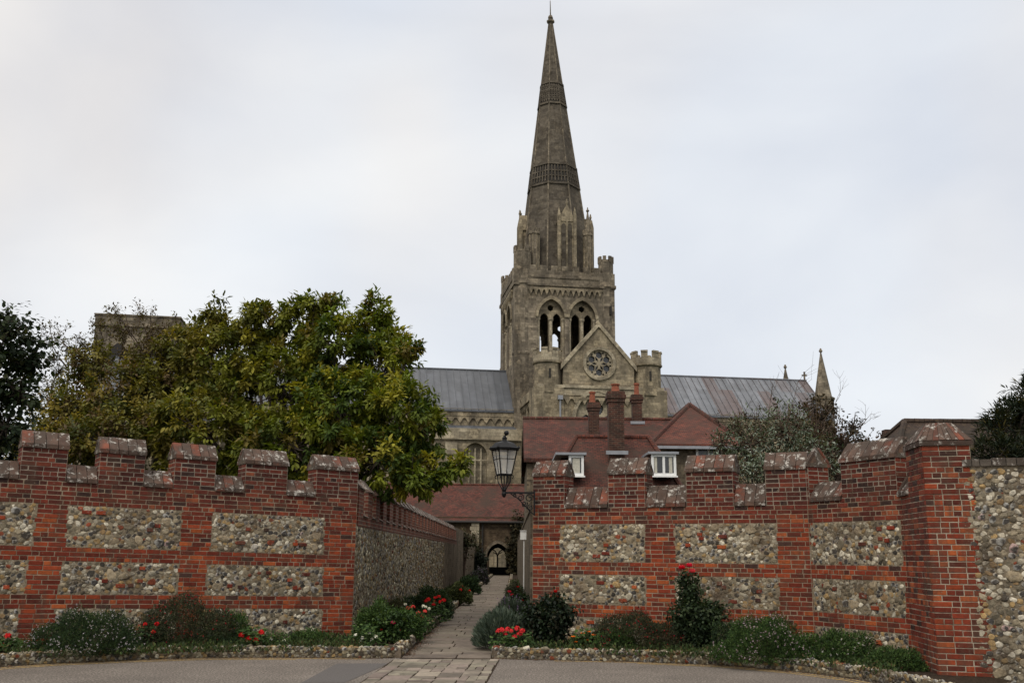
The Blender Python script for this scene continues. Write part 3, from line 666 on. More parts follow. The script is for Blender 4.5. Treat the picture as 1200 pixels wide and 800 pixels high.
# ---- planting beds and their low flint kerbs
def poly_sheet(name, pts, z, mat): return sheet(name, pts, z, mat)
bedL = [tuple(p) for p in kerbL] + [(pathx(y, 0) - .08, y) for y in (17.2, 20, 30, 50, 79)] + [(-2.86, 79), (-2.9, 19.3), (a0[0] - 2.3, 14.4)]
sheet('planting_bed', bedL, .10, MT['soil'])
sheet('planting_bed', [(pathx(y, 1) + .02, y) for y in (79, 50, 30, 20, 17)] + [tuple(p) for p in kerbR] + [(6.4, 13.2), (5.83, 15.1), (4.95, 16.9), (.5, 19.1), (.55, 79)], .10, MT['soil'])
def kerb(pts, name, label, h=.17, w=.2, sub=ICO2, r=(.016, .032), seed=5, tone=.72, ncap=True):
    m = MB()
    for i, (p, q) in enumerate(zip(pts, pts[1:])):
        f = Fr(p, q); m.box(-.01, f.L + .01, -w, -.015, -.02, h - .02, (.13, .10, .07), f); mortar(m, f, -.01, f.L + .01, -.02, h - .01, -.012, .85, col=(.13, .10, .065))
        D = dart(f.L, h + .0, r[0], r[1], int(900 * f.L) if sub is ICO2 else int(120 * f.L), seed=seed + i)
        if len(D): stones(m, f, 0, 0, D, sub, tone, 1.25, seed + i, out=-.012, squash=.7)
        a = 0
        T = []
        while a < f.L: rr = random.uniform(.022, .045); T.append((a + rr, h - .025 + random.uniform(-.012, .012), rr)); a += rr * 2.0
        T = np.array(T)
        for dd in (-.04, -.13): stones(m, f, random.uniform(0, .03), 0, T, sub, tone * 1.25, 1.2, seed + 50 + i, out=dd, squash=.9)
    o = m.build(name, MT['flint'], None); return tag(o, label, 'kerb')
kerb([tuple(p) for p in kerbL], 'flint_kerb', 'low flint edging of the left flower bed along the road', seed=5)
kerb([(pathx(16.5, 0), 16.5 - .05)] + [(pathx(y, 0) - .02, y) for y in (19, 24, 32)], 'flint_kerb', 'low flint edging running up the left side of the path', h=.17, sub=ICO1, r=(.022, .04), seed=200)
kerb([(pathx(y, 0) - .02, y) for y in (32, 45, 60, 79)], 'flint_kerb', 'farther stretch of flint edging along the left of the path', h=.17, sub=ICO1, r=(.035, .055), seed=230)
kerb([tuple(p) for p in kerbR], 'flint_kerb', 'low flint edging of the right flower bed along the road', seed=300)
kerb([(pathx(79, 1) + .05, 79), (pathx(40, 1) + .05, 40), (pathx(20, 1) + .03, 20), (pathx(17.3, 1), 17.0), tuple(kerbR[0])], 'flint_kerb', 'low flint edging on the right side of the path', h=.17, sub=ICO1, r=(.03, .05), seed=330)
# ================================================================== cathedral (axis turned about 9 degrees from the picture plane)
AX = R(8.6); c0 = W(700, 600, 122)[:2]
CA = Fr(c0, c0 + np.array([math.cos(AX), math.sin(AX)]))
def cu(px, py, v):
    h = hit(px, py, (*(CA.A - CA.nn * v), 0), (*CA.nn, 0)); return float(np.dot(h[:2] - CA.A, CA.t)), float(h[2])
def cf(x, y, z): return CA(x, -y, z)                     # x along nave, y deeper, z up
cath = thing('cathedral', 'grey stone cathedral with central tower and tall spire, transept gable and lead roofs', 'cathedral', CA(0, 0, 0))
PS, PD, PP = MT['stone'], MT['stone_dark'], MT['stone_pale']
def part(name, mat, m, par=None, smooth=False): return m.build(name, mat, par or cath, smooth)
def cren(m, x0, x1, y0, y1, z0, z1, n, ratio=.55, along='x', fr=cf, cap=.0):
    """battlement: n merlons"""
    L = (x1 - x0) if along == 'x' else (y1 - y0); p = L / (n - 1 + ratio); w = p * ratio
    for i in range(n):
        a = i * p
        if along == 'x': m.box(x0 + a, x0 + a + w, y0, y1, z0, z1, (1, 1, 1), fr)
        else: m.box(x0, x1, y0 + a, y0 + a + w, z0, z1, (1, 1, 1), fr)
def octo(m, cx, cy, r, z0, z1, n=8, rot=math.pi / 8, r2=None): m.lathe([(r, z0), (r2 or r, z1)], (cx, cy, 0), n, (1, 1, 1), rot, cf)
def ocren(m, cx, cy, r, z0, z1, n=8, th=.25):
    for i in range(n):
        t0, t1 = 2 * math.pi * (i + .22) / n, 2 * math.pi * (i + .78) / n
        q = [(cx + rr * math.cos(t), cy + rr * math.sin(t)) for rr, t in ((r, t0), (r, t1), (r - th, t1), (r - th, t0))]
        m.hexa([cf(x, y, z0) for x, y in q], [cf(x, y, z1) for x, y in q])
# ---- nave and choir
VN = 13.0                                                   # clerestory face
uR0, zR = cu(590, 434, VN + 7); zE = cu(560, 478, VN)[1]; VR = VN + 7.5
zR = cu(560, 434, VR)[1]
uE1, _ = cu(945, 447, VR)
zRe = cu(900, 444.5, VR)[1]; uWst = -62.
def roof(name, mat, x0, x1, y0, y1, ze, zr, hip1=0, ov=.35):
    m = MB(); yr = (y0 + y1) / 2; k = (zr - ze) / (yr - y0)
    a = [(x0, y0 - ov, ze - ov * k), (x1, y0 - ov, ze - ov * k), (x1 - hip1, yr, zr), (x0, yr, zr), (x0, y1 + ov, ze - ov * k), (x1, y1 + ov, ze - ov * k)]
    v = [cf(*p) for p in a] + [cf(p[0], p[1], p[2] - .25) for p in a]
    m.add(v, [(0, 1, 2, 3), (3, 2, 5, 4), (6, 9, 8, 7), (9, 10, 11, 8), (0, 6, 7, 1), (1, 7, 8, 2), (2, 8, 11, 5), (0, 3, 9, 6), (3, 4, 10, 9), (4, 5, 11, 10)])
    if hip1: m.add([cf(x1, y0 - ov, ze - ov * k), cf(x1, y1 + ov, ze - ov * k), cf(x1 - hip1, yr, zr)], [(0, 1, 2)])
    o = part(name, mat, m)
    s = MB(); x = x0 + .4                                          # lead rolls
    while x < x1 - .2:
        top = 1 if x < x1 - hip1 else (x1 - x) / hip1
        p0, p1 = np.array([x, y0 - ov, ze - ov * k + .0]), np.array([x, y0 - ov + (yr - y0 + ov) * top, ze - ov * k + (zr - ze + ov * k) * top])
        q = []
        for p in (p0, p1): q.append([cf(p[0] + a, p[1] + b, p[2] + c) for a, b, c in ((-.045, .0, -.02), (.045, .0, -.02), (.03, -.07, .06), (-.03, -.07, .06))])
        s.hexa(q[0], q[1]); x += .95
    s.tube([cf(x0, yr, zr + .05), cf(x1 - hip1, yr, zr + .05)], .14, 6)
    s.build('lead_roll', mat, o)
    return o
zEr = cu(850, 485, VN)[1]
xt0, xt1 = cu(603, 400, VN)[0] - .5, cu(722, 400, VN)[0]
uE = cu(953, 462, VN)[0]
roof('nave_roof', MT['lead'], uWst, xt0 + .8, VN, VN + 15, zE, zR)
uE = uE1 + .3; roof('choir_roof', MT['lead_red'], xt1 - .5, uE, VN, VN + 15, zEr, zRe, .3)
def corbels(par, x0, x1, y, z, h=.9, w=1.1, mat=PS, fr=cf, swap=False):
    m = MB(); n = max(1, int(abs(x1 - x0) / w)); w = abs(x1 - x0) / n
    for i in range(n):
        a = min(x0, x1) + i * w
        poly = [(a, z), (a + w, z), (a + w, z - h * .25), (a + w * .85, z - h * .3), (a + w * .5, z - h), (a + w * .15, z - h * .3), (a, z - h * .25)]
        m.prism(poly, y - .28, y - .005, (1, 1, 1), fr)
    return part('corbel_table', mat, m, par)
def nave_side(x0, x1, ze, nm):
    m = MB(); m.box(x0, x1, VN, VN + 15, 0, ze - .3, (1, 1, 1), cf); m.box(x0, x1, VN - .22, VN + .5, ze - 1.0, ze - .12, (1, 1, 1), cf); m.box(x0, x1, VN - .34, VN + .1, ze - 1.15, ze - 1.0, (1, 1, 1), cf)
    part(nm, PS, m); corbels(None, x0, x1, VN, ze - 1.15, 1.0, 1.15)
nave_side(uWst, xt0 + .8, zE, 'nave_wall'); nave_side(xt1 - .5, uE - .2, zEr, 'choir_wall')
for x in np.arange(-18, -60, -6.2): m = MB(); m.box(x - .25, x + .25, VN - .2, VN, zE - 3.4, zE - 2.0, (1, 1, 1), cf); m.box(x - .09, x + .09, VN - .12, VN, zE - 6, zE - 3.4, (1, 1, 1), cf); part('rain_hopper', MT['leadgrey'], m)
# aisle in front of the nave, with blocked windows and buttresses
VA = 6.5; zA = cu(560, 502, VA)[1]; uA1 = cu(611, 520, VA)[0]
wins = []
wx = cu(557, 540, VA)[0]
for i in range(9): wins.append(wx - i * 6.3)
zs0, zs1 = cu(557, 565, VA)[1] - 3.5, cu(557, 530, VA)[1]
loops = [[(uWst, 0), (uA1, 0), (uA1, zA - .1), (uWst, zA - .1)]] + [arch(x, zs0, zs1 - .4, 3.0, .55) for x in wins]
plate('aisle_wall', loops, VA, VA + .9, PS, cath, cf)
m = MB(); m.box(uWst, uA1, VA + .9, VN, 0, zA - .4, (1, 1, 1), cf); m.box(uWst, uA1, VA - .15, VA + .6, zA - 1.3, zA, (1, 1, 1), cf); m.box(uWst, uA1, VA - .28, VA + .3, zA - 1.45, zA - 1.3, (1, 1, 1), cf); part('aisle_parapet', PP, m)
m = MB()
m.hexa([cf(uWst, VA + .6, zA - .5), cf(uA1, VA + .6, zA - .5), cf(uA1, VN, zA - .5), cf(uWst, VN, zA - .5)], [cf(uWst, VA + .7, zA - .35), cf(uA1, VA + .7, zA - .35), cf(uA1, VN - .02, zA + 1.2), cf(uWst, VN - .02, zA + 1.2)]); part('aisle_roof', MT['lead'], m)
m = MB(); 
for x in wins:
    for k in (-.75, 0, .75): m.box(x + k - .09, x + k + .09, VA + .35, VA + .6, zs0, zs1 + .6, (1, 1, 1), cf)
    m.box(x - 1.5, x + 1.5, VA + .35, VA + .6, zs1 - 1.0, zs1 - .85, (1, 1, 1), cf)
part('window_mullion', PP, m)
for x in wins:
    for xx in (x + 3.15,):
        if xx > uA1 - 1: continue
        bm_ = MB(); bc = MB(); bm_.box(xx - .7, xx + .7, VA - 1.1, VA - .003, 0, zA - 4.2, (1, 1, 1), cf); bm_.hexa([cf(xx - .7, VA - 1.1, zA - 4.2), cf(xx + .7, VA - 1.1, zA - 4.2), cf(xx + .7, VA - .003, zA - 4.2), cf(xx - .7, VA - .003, zA - 4.2)], [cf(xx - .7, VA - .35, zA - 3.2), cf(xx + .7, VA - .35, zA - 3.2), cf(xx + .7, VA - .003, zA - 3.2), cf(xx - .7, VA - .003, zA - 3.2)])
        bc.box(xx - .75, xx + .75, VA - .75, VA - .004, zA - 3.4, zA - 1.9, (1, 1, 1), cf); part('buttress', PS, bm_); part('buttress_cap', PP, bc)
# ---- south transept
tL, zT = cu(625, 452, 0); tR, _ = cu(780, 452, 0); zStr = cu(690, 452, 0)[1]
gA = cu(701, 383, 0); gL = cu(660, 425, 0); gR = cu(743, 431, 0); gx = (gL[0] + gR[0]) / 2; gw = (gR[0] - gL[0]) / 2 + .2
gA = (gx, gA[1]); zGe = (gL[1] + gR[1]) / 2 - .3
rc = cu(702, 426, 0); rr = 19.5 / FPX * 124 * 1.02; rc = (gx + .05, rc[1])
wn0 = cu(698, 470, 0)
loops = [[(tL + .8, 0), (tR - .8, 0), (tR - .8, zStr), (gR[0], zStr), (gR[0], zGe), gA, (gL[0], zGe), (gL[0], zStr), (tL + .8, zStr)], circle(*rc, rr * .86, 32), arch(gx - .2, 8, wn0[1] - 2.2, 5.6, .62)]
plate('transept_front', loops, 0, .9, PS, cath, cf)
m = MB(); m.box(tL + .9, tR - .9, 1.0, VN + 2, 0, zStr - .2, (1, 1, 1), cf); part('transept_wall', PS, m)
m = MB(); yb = VN + 3
v = [cf(gL[0] - .4, .9, zGe - .2), cf(gA[0], .9, gA[1] - .3), cf(gR[0] + .4, .9, zGe - .2), cf(gL[0] - .4, yb, zGe - .2), cf(gA[0], yb, gA[1] - .3), cf(gR[0] + .4, yb, zGe - .2)]
m.add(v, [(0, 3, 4, 1), (1, 4, 5, 2), (0, 2, 5, 3), (0, 1, 2), (3, 5, 4)]); part('transept_roof', MT['lead'], m)
# gable coping
m = MB()
for s_, (ex_, ez) in ((-1, (gL[0] - .3, zGe - .25)), (1, (gR[0] + .3, zGe - .25))):
    ax, az = gA[0], gA[1] + .1; dx, dz = ex_ - ax, ez - az; l = math.hypot(dx, dz); nx, nz = -dz / l * s_ * .0, .55
    m.prism([(ex_, ez - .1), (ax, az - .1), (ax, az + nz), (ex_, ez + nz)] if s_ < 0 else [(ax, az - .1), (ex_, ez - .1), (ex_, ez + nz), (ax, az + nz)], -.25, 1.0, (1, 1, 1), cf)
m.lathe([(.32, 0), (.14, .4), (.2, .6), (.08, 1.0)], (gA[0], .3, gA[1] + .5), 8, (1, 1, 1), 0, cf)
part('gable_coping', PP, m)
# rose window
rose = plate('rose_window', [circle(*rc, rr, 40), circle(*rc, rr * .82, 40)], -.25, .2, PP, cath, cf)
def ring_tr(cx, cz, r, w, y0, y1, par, nm, mat=PP, n=28): return plate(nm, [circle(cx, cz, r, n), circle(cx, cz, r - w, n)], y0, y1, mat, par, cf)
hol = []
for i in range(6): t = math.pi * (i / 3 + 1 / 6); hol.append(circle(rc[0] + rr * .52 * math.cos(t), rc[1] + rr * .52 * math.sin(t), rr * .215, 6, t)); 
for i in range(6):
    t = math.pi * i / 3
    for s2 in (-1, 1):
        tt = t + s2 * .16; hol.append([(rc[0] + rr * q * math.cos(tt + e), rc[1] + rr * q * math.sin(tt + e)) for q, e in ((.60, 0), (.68, .1), (.76, .02), (.70, -.1))])
    hol.append([(rc[0] + rr * q * math.cos(t + e), rc[1] + rr * q * math.sin(t + e)) for q, e in ((.12, 0), (.3, .25), (.50, 0), (.3, -.25))])
plate('tracery', [circle(*rc, rr * .84, 40)] + hol, .05, .3, PP, rose, cf)
m = MB(); m.prism(circle(*rc, rr * .84, 32), .40, .5, (1, 1, 1), cf); m.build('pane', MT['glass'], rose)
# hood over great window
def arch_band(cx, zs, w, rise, th): 
    o = arch(cx, zs, zs, w + 2 * th, rise); i = arch(cx, zs, zs, w, rise); return o + i[::-1]
plate('window_hood', [arch_band(gx - .2, wn0[1] - 2.2, 5.6, .62, .45)], -.2, .3, PP, cath, cf)
gw_ = plate('great_window_tracery', [arch(gx - .2, 8, wn0[1] - 2.2, 5.7, .62), arch(gx - 1.6, 8.2, wn0[1] - 3.4, 2.2, .9), arch(gx + 1.2, 8.2, wn0[1] - 3.4, 2.2, .9), circle(gx - .2, wn0[1] - .9, .8, 14)], .3, .6, PP, cath, cf)
m = MB(); m.box(gx - 3, gx + 2.6, .7, .8, 8, wn0[1] + 2, (1, 1, 1), cf); m.build('pane', MT['glass'], gw_)
# string courses and corbels of the transept
m = MB(); m.box(tL + .5, tR - .3, -.3, .0, zStr - .35, zStr, (1, 1, 1), cf); m.box(tL + 2.5, tR - 2.2, -.12, .0 - .004, zStr - 1.25, zStr - .42, (1, 1, 1), cf); part('string_course', PP, m)
corbels(None, tL + 2.6, tR - 2.4, 0, zStr - 1.45, 1.0, 1.0)
# transept west side, running back to the nave
fw = lambda x, y, z: cf(tL + .8 + y, x, z)                    # x becomes depth
m = MB(); m.box(tL + .45, tL + .95, .6, VN + .5, zStr - 1.1, zStr, (1, 1, 1), cf); m.box(tL + .3, tL + .9, .6, VN + .5, zStr - 1.3, zStr - 1.1, (1, 1, 1), cf); part('side_parapet', PS, m)
m = MB(); m.box(tL + .55, tL + .95, 3, 3.5, 0, zStr - 1.3, (1, 1, 1), cf); m.box(tL + .55, tL + .95, 8, 8.6, 0, zStr - 1.3, (1, 1, 1), cf); m.box(tL - .2, tL + .9, .003, 1.2, 0, zStr - 7, (1, 1, 1), cf); part('side_pilaster', PS, m)
corbels(None, 1, VN, 0, zStr - 1.3, .9, 1.1, PS, fw)
# stair turrets either side of the gable
def turret(pxa, pxb, ztop_px, zcol_px, zbot, name, cy=1.2):
    (a, zt), (b, _) = cu(pxa, ztop_px, 0), cu(pxb, ztop_px, 0); r = (b - a) / 2 * 1.03; cx = (a + b) / 2; zc = cu(pxa, zcol_px, 0)[1]
    m = MB(); m.lathe([(r * .93, zbot), (r * .93, zc - .3), (r * 1.04, zc - .2), (r * 1.04, zc), (r * .95, zc + .05)], (cx, cy, 0), 12, (1, 1, 1), .13, cf); o = part(name, PS, m)
    p = MB(); p.lathe([(r * 1.0, zc + .03), (r * 1.0, zc + (zt - zc) * .5), (r * .7, zc + (zt - zc) * .5)], (cx, cy, 0), 12, (1, 1, 1), .13, cf); ocren(p, cx, cy, r * 1.0, zc + (zt - zc) * .5, zt, 8, .35); ocren(p, cx, cy, r * 1.05, zt - .18, zt + .05, 8, .45); p.build('battlement', PP, o)
    s = MB(); s.box(cx - .12, cx + .12, cy - r * .93 - .04, cy - r * .8, zc - 2.2, zc - 1.0, (1, 1, 1), cf); s.build('slit_window', MT['dark'], o)
    return o, cx, r
zlow = zStr - 1
turret(627, 660, 407, 422, zlow, 'stair_turret'); turret(743, 777, 411, 426, zlow, 'stair_turret')
m = MB()
for a, b in ((625, 660), (745, 781)):
    x0, x1 = cu(a, 470, 0)[0], cu(b, 470, 0)[0]; m.lathe([(1, 0), (1, zStr - .36)], (0, 0, 0), 4, (1, 1, 1), math.pi / 4, lambda x, y, z: cf((x0 + x1) / 2 + x * (x1 - x0) / 1.414, 1.3 + y * 2.3, z))
part('corner_buttress', PS, m)
m = MB(); x = cu(811, 485, 0)[0]; a, b = cu(765, 480, 0)[0], cu(780, 480, 0)[0]; m.box(a, b, -.9, -.42, zStr - 5.6, zStr - 4.1, (1, 1, 1), cf); part('dressed_stone_patch', PP, m)
m = MB(); x = cu(650, 470, 0)[0] + .6; m.tube([cf(x, -.5, zStr - 1.4), cf(x, -.5, 4)], .12); m.box(x - .3, x + .3, -.75, -.32, zStr - 1.9, zStr - 1.4, (1, 1, 1), cf); part('drainpipe', MT['leadgrey'], m)
# ---- central tower
VT = 12.6; tw0, _ = cu(603, 400, VT); tw1, _ = cu(721, 400, VT); WT = tw1 - tw0; tc = (tw0 + tw1) / 2; TD = WT
z_str = cu(660, 335, VT)[1]; z_bt = cu(660, 312, VT)[1]; z_bm = cu(660, 318, VT)[1]; z_cb = z_str - .25; z_mid = cu(615, 415, VT)[1]
zsp = cu(660, 372, VT)[1]; zsill = cu(640, 424, VT)[1]
# front with two belfry arches (outer order) then lights behind
ac = [cu(646, 372, VT)[0], cu(682.5, 372, VT)[0]]; aw = cu(664, 372, VT)[0] - cu(629, 372, VT)[0]
def belfry_face(nm, y0, fr, arcs, x0, x1, hid=False):
    ol = [(x0, 18), (x1, 18), (x1, z_str), (x0, z_str)]
    o = plate(nm, [ol] + [arch(a, zsill, zsp, aw * .90, .72) for a in arcs], y0, y0 + .55, PD, cath, fr)
    for a in arcs:
        lw = aw * .29; off = aw * .21; apz = zsp + aw * .90 * .62
        h = [arch(a, zsill + .02, zsp, aw * .91, .72), arch(a - off, zsill + .2, zsp - .3, lw, .9), arch(a + off, zsill + .2, zsp - .3, lw, .9), circle(a, zsp + aw * .34, aw * .11, 6, .52)]
        plate('belfry_tracery', h, y0 + .6, y0 + 1.1, PS, o, fr)
        plate('arch_moulding', [arch_band(a, zsp, aw * .88, .72, .38)], y0 - .22, y0 - .003, PS, o, fr)
        m = MB()
        for xx, r in ((a, .24), (a - aw * .42, .2), (a + aw * .42, .2)): m.lathe([(r, zsill), (r, zsp - .5), (r * 1.6, zsp - .3), (r * 1.6, zsp - .05)], (xx, y0 + .42, 0), 8, (1, 1, 1), 0, fr)
        m.build('shaft', PP, o)
    return o
belfry_face('tower_front', VT, cf, ac, tw0, tw1)
# the west, north and east faces by turning the frame about the tower's centre
cyT = VT + TD / 2
def rotf(q):
    c, s_ = [(1, 0), (0, 1), (-1, 0), (0, -1)][q]
    def f(x, y, z):
        dx, dy = x - tc, y - cyT; return cf(tc + dx * c - dy * s_, cyT + dx * s_ + dy * c, z)
    return f
for q, nm in ((1, 'tower_side'), (2, 'tower_back'), (3, 'tower_side')): belfry_face(nm, VT, rotf(q), ac, tw0 + .56, tw1 - .56)
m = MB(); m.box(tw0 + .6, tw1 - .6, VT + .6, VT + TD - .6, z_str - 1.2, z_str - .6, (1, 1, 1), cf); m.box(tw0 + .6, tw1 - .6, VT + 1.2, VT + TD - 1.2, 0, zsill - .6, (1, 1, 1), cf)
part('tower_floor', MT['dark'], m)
m = MB(); bt = MB()
for q in range(4):
    f = rotf(q); m.box(tw0 - .15, tw1 + .15, VT - .2, VT + .4, z_str - .1, z_str + .35, (1, 1, 1), f)
    m.box(tw0 + 0, tw1 - .41, VT - .05, VT + .4, z_str + .35, z_bm, (1, 1, 1), f); cren(m, tw0 + 2.0, tw1 - 2.0, VT - .05, VT + .4, z_bm, z_bt, 7, .58, 'x', f)
    m.box(tw0 + 2.2, tw1 - 2.2, VT - .16, VT - .055, z_str + 1.05, z_str + 1.25, (1, 1, 1), f)
    corbels(None, tw0 + 1.8, tw1 - 1.8, VT, z_str - .4, 1.15, .75, PS, f)
part('battlement', MT['stone_dark'], m)
# corner turrets of the tower (round below, battlemented above)
zt1 = cu(712, 300, VT)[1]
for i, (sx, sy) in enumerate(((0, 0), (1, 0), (0, 1), (1, 1))):
    r = 1.15 if (sx or sy) else 1.3; cx, cy = tc + (sx * 2 - 1) * (WT / 2 - r + .12), cyT + (sy * 2 - 1) * (TD / 2 - r + .3)
    ztp = zt1 + (1.0 if not (sx or sy) else 0)
    m = MB(); m.lathe([(r, 10 if sy == 0 else 24), (r, z_mid), (r * 1.06, z_mid + .1), (r * 1.06, z_mid + .35), (r * .97, z_mid + .5), (r * .97, z_str), (r * 1.1, z_str + .1), (r * 1.1, z_str + .4), (r * .97, z_str + .5), (r * .97, ztp - .9), (r * .5, ztp - .9)], (cx, cy, 0), 8 if sx else 12, (1, 1, 1), .2, cf)
    ocren(m, cx, cy, r * 1.0, ztp - .92, ztp, 8, .3); part('corner_turret', PD, m)
m = MB(); sxp = cu(714.5, 363, VT)[0]; m.box(sxp - .12, sxp + .12, VT - .78, VT + .3, cu(714, 370, VT)[1], cu(714, 364, VT)[1] + .5, (1, 1, 1), cf); part('slit_window', MT['dark'], m)
# ---- spire
zs_b = z_bt - 1.5; ztip = None
h = hit(645.5, 27, (*CA(tc, -cyT, 0)[:2], 0), (*CA.nn, 0)); ztip = float(h[2])
rb_ = (np.dot(hit(686, 262, (*CA(tc, -cyT, 0)[:2], 0), (*CA.nn, 0))[:2] - CA.A, CA.t) - np.dot(hit(616, 262, (*CA(tc, -cyT, 0)[:2], 0), (*CA.nn, 0))[:2] - CA.A, CA.t)) / 2
z262 = float(hit(650, 262, (*CA(tc, -cyT, 0)[:2], 0), (*CA.nn, 0))[2])
slope = (rb_ * 1.0 - .28) / (ztip - z262); RSP = lambda z: .28 + (ztip - z) * slope
sp = MB(); rot8 = math.pi / 8
zl = [zs_b - 2, z262, (z262 + ztip) / 2, ztip]
sp.lathe([(RSP(z), z) for z in zl], (tc, cyT, 0), 8, (1, 1, 1), rot8, cf); spo = part('spire', MT['spire'], sp)
m = MB()
for k_ in range(8):
    t = 2 * math.pi * k_ / 8 + rot8; m.tube([cf(tc + RSP(z) * math.cos(t), cyT + RSP(z) * math.sin(t), z) for z in (zs_b, ztip)], [.16, .09], 5)
m.build('spire_rib', MT['stone_dark'], spo)
zc = lambda py: float(hit(648, py, (*CA(tc, -cyT + 0, 0)[:2], 0), (*CA.nn, 0))[2])
for (pa, pb, nx_, nz_, dia) in ((222, 203, 6, 3, False), (125, 104, 4, 3, True)):
    z0, z1 = zc(pa), zc(pb); m = MB(); hb = MB()
    for k_ in range(8):
        t0, t1 = 2 * math.pi * k_ / 8 + rot8, 2 * math.pi * (k_ + 1) / 8 + rot8; tm = (t0 + t1) / 2
        P = lambda u, z, o: cf(tc + (RSP(z) * (math.cos(t0) * (1 - u) + math.cos(t1) * u)) + o * math.cos(tm), cyT + (RSP(z) * (math.sin(t0) * (1 - u) + math.sin(t1) * u)) + o * math.sin(tm), z)
        for b0, b1 in ((-.45, -.1), (1.1, 1.45)):
            za, zb2 = (z0 - .45, z0 - .12) if b0 < 0 else (z1 + .12, z1 + .45); m.hexa([P(0, za, .0), P(1, za, .0), P(1, za, .2), P(0, za, .2)], [P(0, zb2, .0), P(1, zb2, .0), P(1, zb2, .2), P(0, zb2, .2)])
        for i in range(nx_ + 1):
            u = i / nx_; w = .028
            m.hexa([P(u - w, z0, .0), P(u + w, z0, .0), P(u + w, z0, .16), P(u - w, z0, .16)], [P(u - w, z1, .0), P(u + w, z1, .0), P(u + w, z1, .16), P(u - w, z1, .16)])
        for j in range(1, nz_):
            z = z0 + (z1 - z0) * j / nz_; m.hexa([P(0, z - .09, .0), P(1, z - .09, .0), P(1, z - .09, .14), P(0, z - .09, .14)], [P(0, z + .09, 0), P(1, z + .09, 0), P(1, z + .09, .14), P(0, z + .09, .14)])
        if dia:
            for j in range(nz_):
                for i in range(nx_):
                    for sg in (0, 1):
                        u0, u1 = (i + sg) / nx_, (i + 1 - sg) / nx_; a, b = z0 + (z1 - z0) * j / nz_, z0 + (z1 - z0) * (j + 1) / nz_
                        m.hexa([P(u0 - .02, a, 0), P(u0 + .03, a, 0), P(u0 + .03, a, .15), P(u0 - .02, a, .15)], [P(u1 - .03, b, 0), P(u1 + .02, b, 0), P(u1 + .02, b, .15), P(u1 - .03, b, .15)])
        hb.hexa([P(.02, z0 - .1, .003), P(.98, z0 - .1, .003), P(.98, z0 - .1, .03), P(.02, z0 - .1, .03)], [P(.02, z1 + .1, .003), P(.98, z1 + .1, .003), P(.98, z1 + .1, .03), P(.02, z1 + .1, .03)])
    bo = m.build('spire_band', MT['spire'], spo); hb.build('recess_shade', MT['dark'], spo)  # flat near-black panels paint the shade between the band's bars
m = MB(); m.lathe([(.3, 0), (.62, .25), (.62, .5), (.3, .75), (.42, 1.0), (.3, 1.35), (.1, 1.5), (.05, 4.0)], (tc, cyT, ztip - .2), 8, (1, 1, 1), 0, cf); m.build('finial', MT['stone_dark'], spo)
# pinnacles at the foot of the spire and gabled lucarnes
def pinnacle(px, ptop, pcol, pbase, rpx, y, tall=True):
    x, zt = cu(px, ptop, y); zcol = cu(px, pcol, y)[1]; r = rpx / FPX * (y + 128) * .9; zb = z_str
    m = MB(); m.lathe([(r, zb), (r, zcol - .5), (r * 1.22, zcol - .35), (r * 1.22, zcol), (r * .9, zcol + .02)], (x, y, 0), 8, (1, 1, 1), rot8, cf)
    ocren(m, x, y, r * 1.2, zcol - .02, zcol + .5, 8, .2)
    if tall: m.lathe([(r * .85, zcol), (.1, zt - .8), (.26, zt - .55), (.1, zt - .3), (.05, zt)], (x, y, 0), 8, (1, 1, 1), rot8, cf)
    o = part('pinnacle', PD, m); g = MB()
    for k_ in range(8): t = 2 * math.pi * k_ / 8 + rot8; g.tube([cf(x + r * math.cos(t), y + r * math.sin(t), z) for z in (zb, zcol - .5)], .09, 5)
    g.build('shaft', PS, o)
pinnacle(688.5, 243, 274, 312, 5.6, VT + 2.3); pinnacle(626, 268, 272, 312, 6.6, VT + 2.3, False)
pinnacle(610, 247, 283, 310, 3.6, VT + TD - 2.0)
def lucarne(f, x, y0, z0, zsh, zap, w):
    m = MB(); m.box(x - w / 2, x + w / 2, y0, y0 + 4, z0, zsh, (1, 1, 1), f)
    m.hexa([f(x - w / 2 - .2, y0 - .1, zsh), f(x + w / 2 + .2, y0 - .1, zsh), f(x, y0 - .1, zap)], [f(x - w / 2 - .2, y0 + 4.6, zsh), f(x + w / 2 + .2, y0 + 4.6, zsh), f(x, y0 + 4.6, zap)])
    for s_ in (-1, 1): m.box(x + s_ * w / 2 - .22, x + s_ * w / 2 + .22, y0 - .25, y0 + .3, z0, zsh + .9, (1, 1, 1), f); m.hexa([f(x + s_ * w / 2 - .22, y0 - .25, zsh + .9), f(x + s_ * w / 2 + .22, y0 - .25, zsh + .9), f(x + s_ * w / 2 + .22, y0 + .25, zsh + .9), f(x + s_ * w / 2 - .22, y0 + .25, zsh + .9)], [f(x + s_ * w / 2 + a, y0 + b, zsh + 2.2) for a, b in ((-.03, -.03), (.03, -.03), (.03, .03), (-.03, .03))])
    m.lathe([(.1, 0), (.2, .3), (.06, .9)], (x, y0, zap - .1), 6, (1, 1, 1), 0, f)
    o = m.build('lucarne', PS, spo)
    g = MB()
    for s_ in (-1, 1): g.prism(arch(x + s_ * w * .2, z0 + .6, zsh - .7, w * .26, .9), y0 - .03, y0 + .1, (1, 1, 1), f)
    g.build('blind_light', MT['spire'], o); g = MB()
    g.prism([(x - .1, z0), (x + .1, z0), (x + .1, zsh), (x - .1, zsh)], y0 - .12, y0 - .035, (1, 1, 1), f)
    g.prism([(x - w * .36, z0 + 2.2), (x + w * .36, z0 + 2.2), (x + w * .36, z0 + 2.5), (x - w * .36, z0 + 2.5)], y0 - .10, y0 - .033, (1, 1, 1), f); g.build('mullion', PS, o)
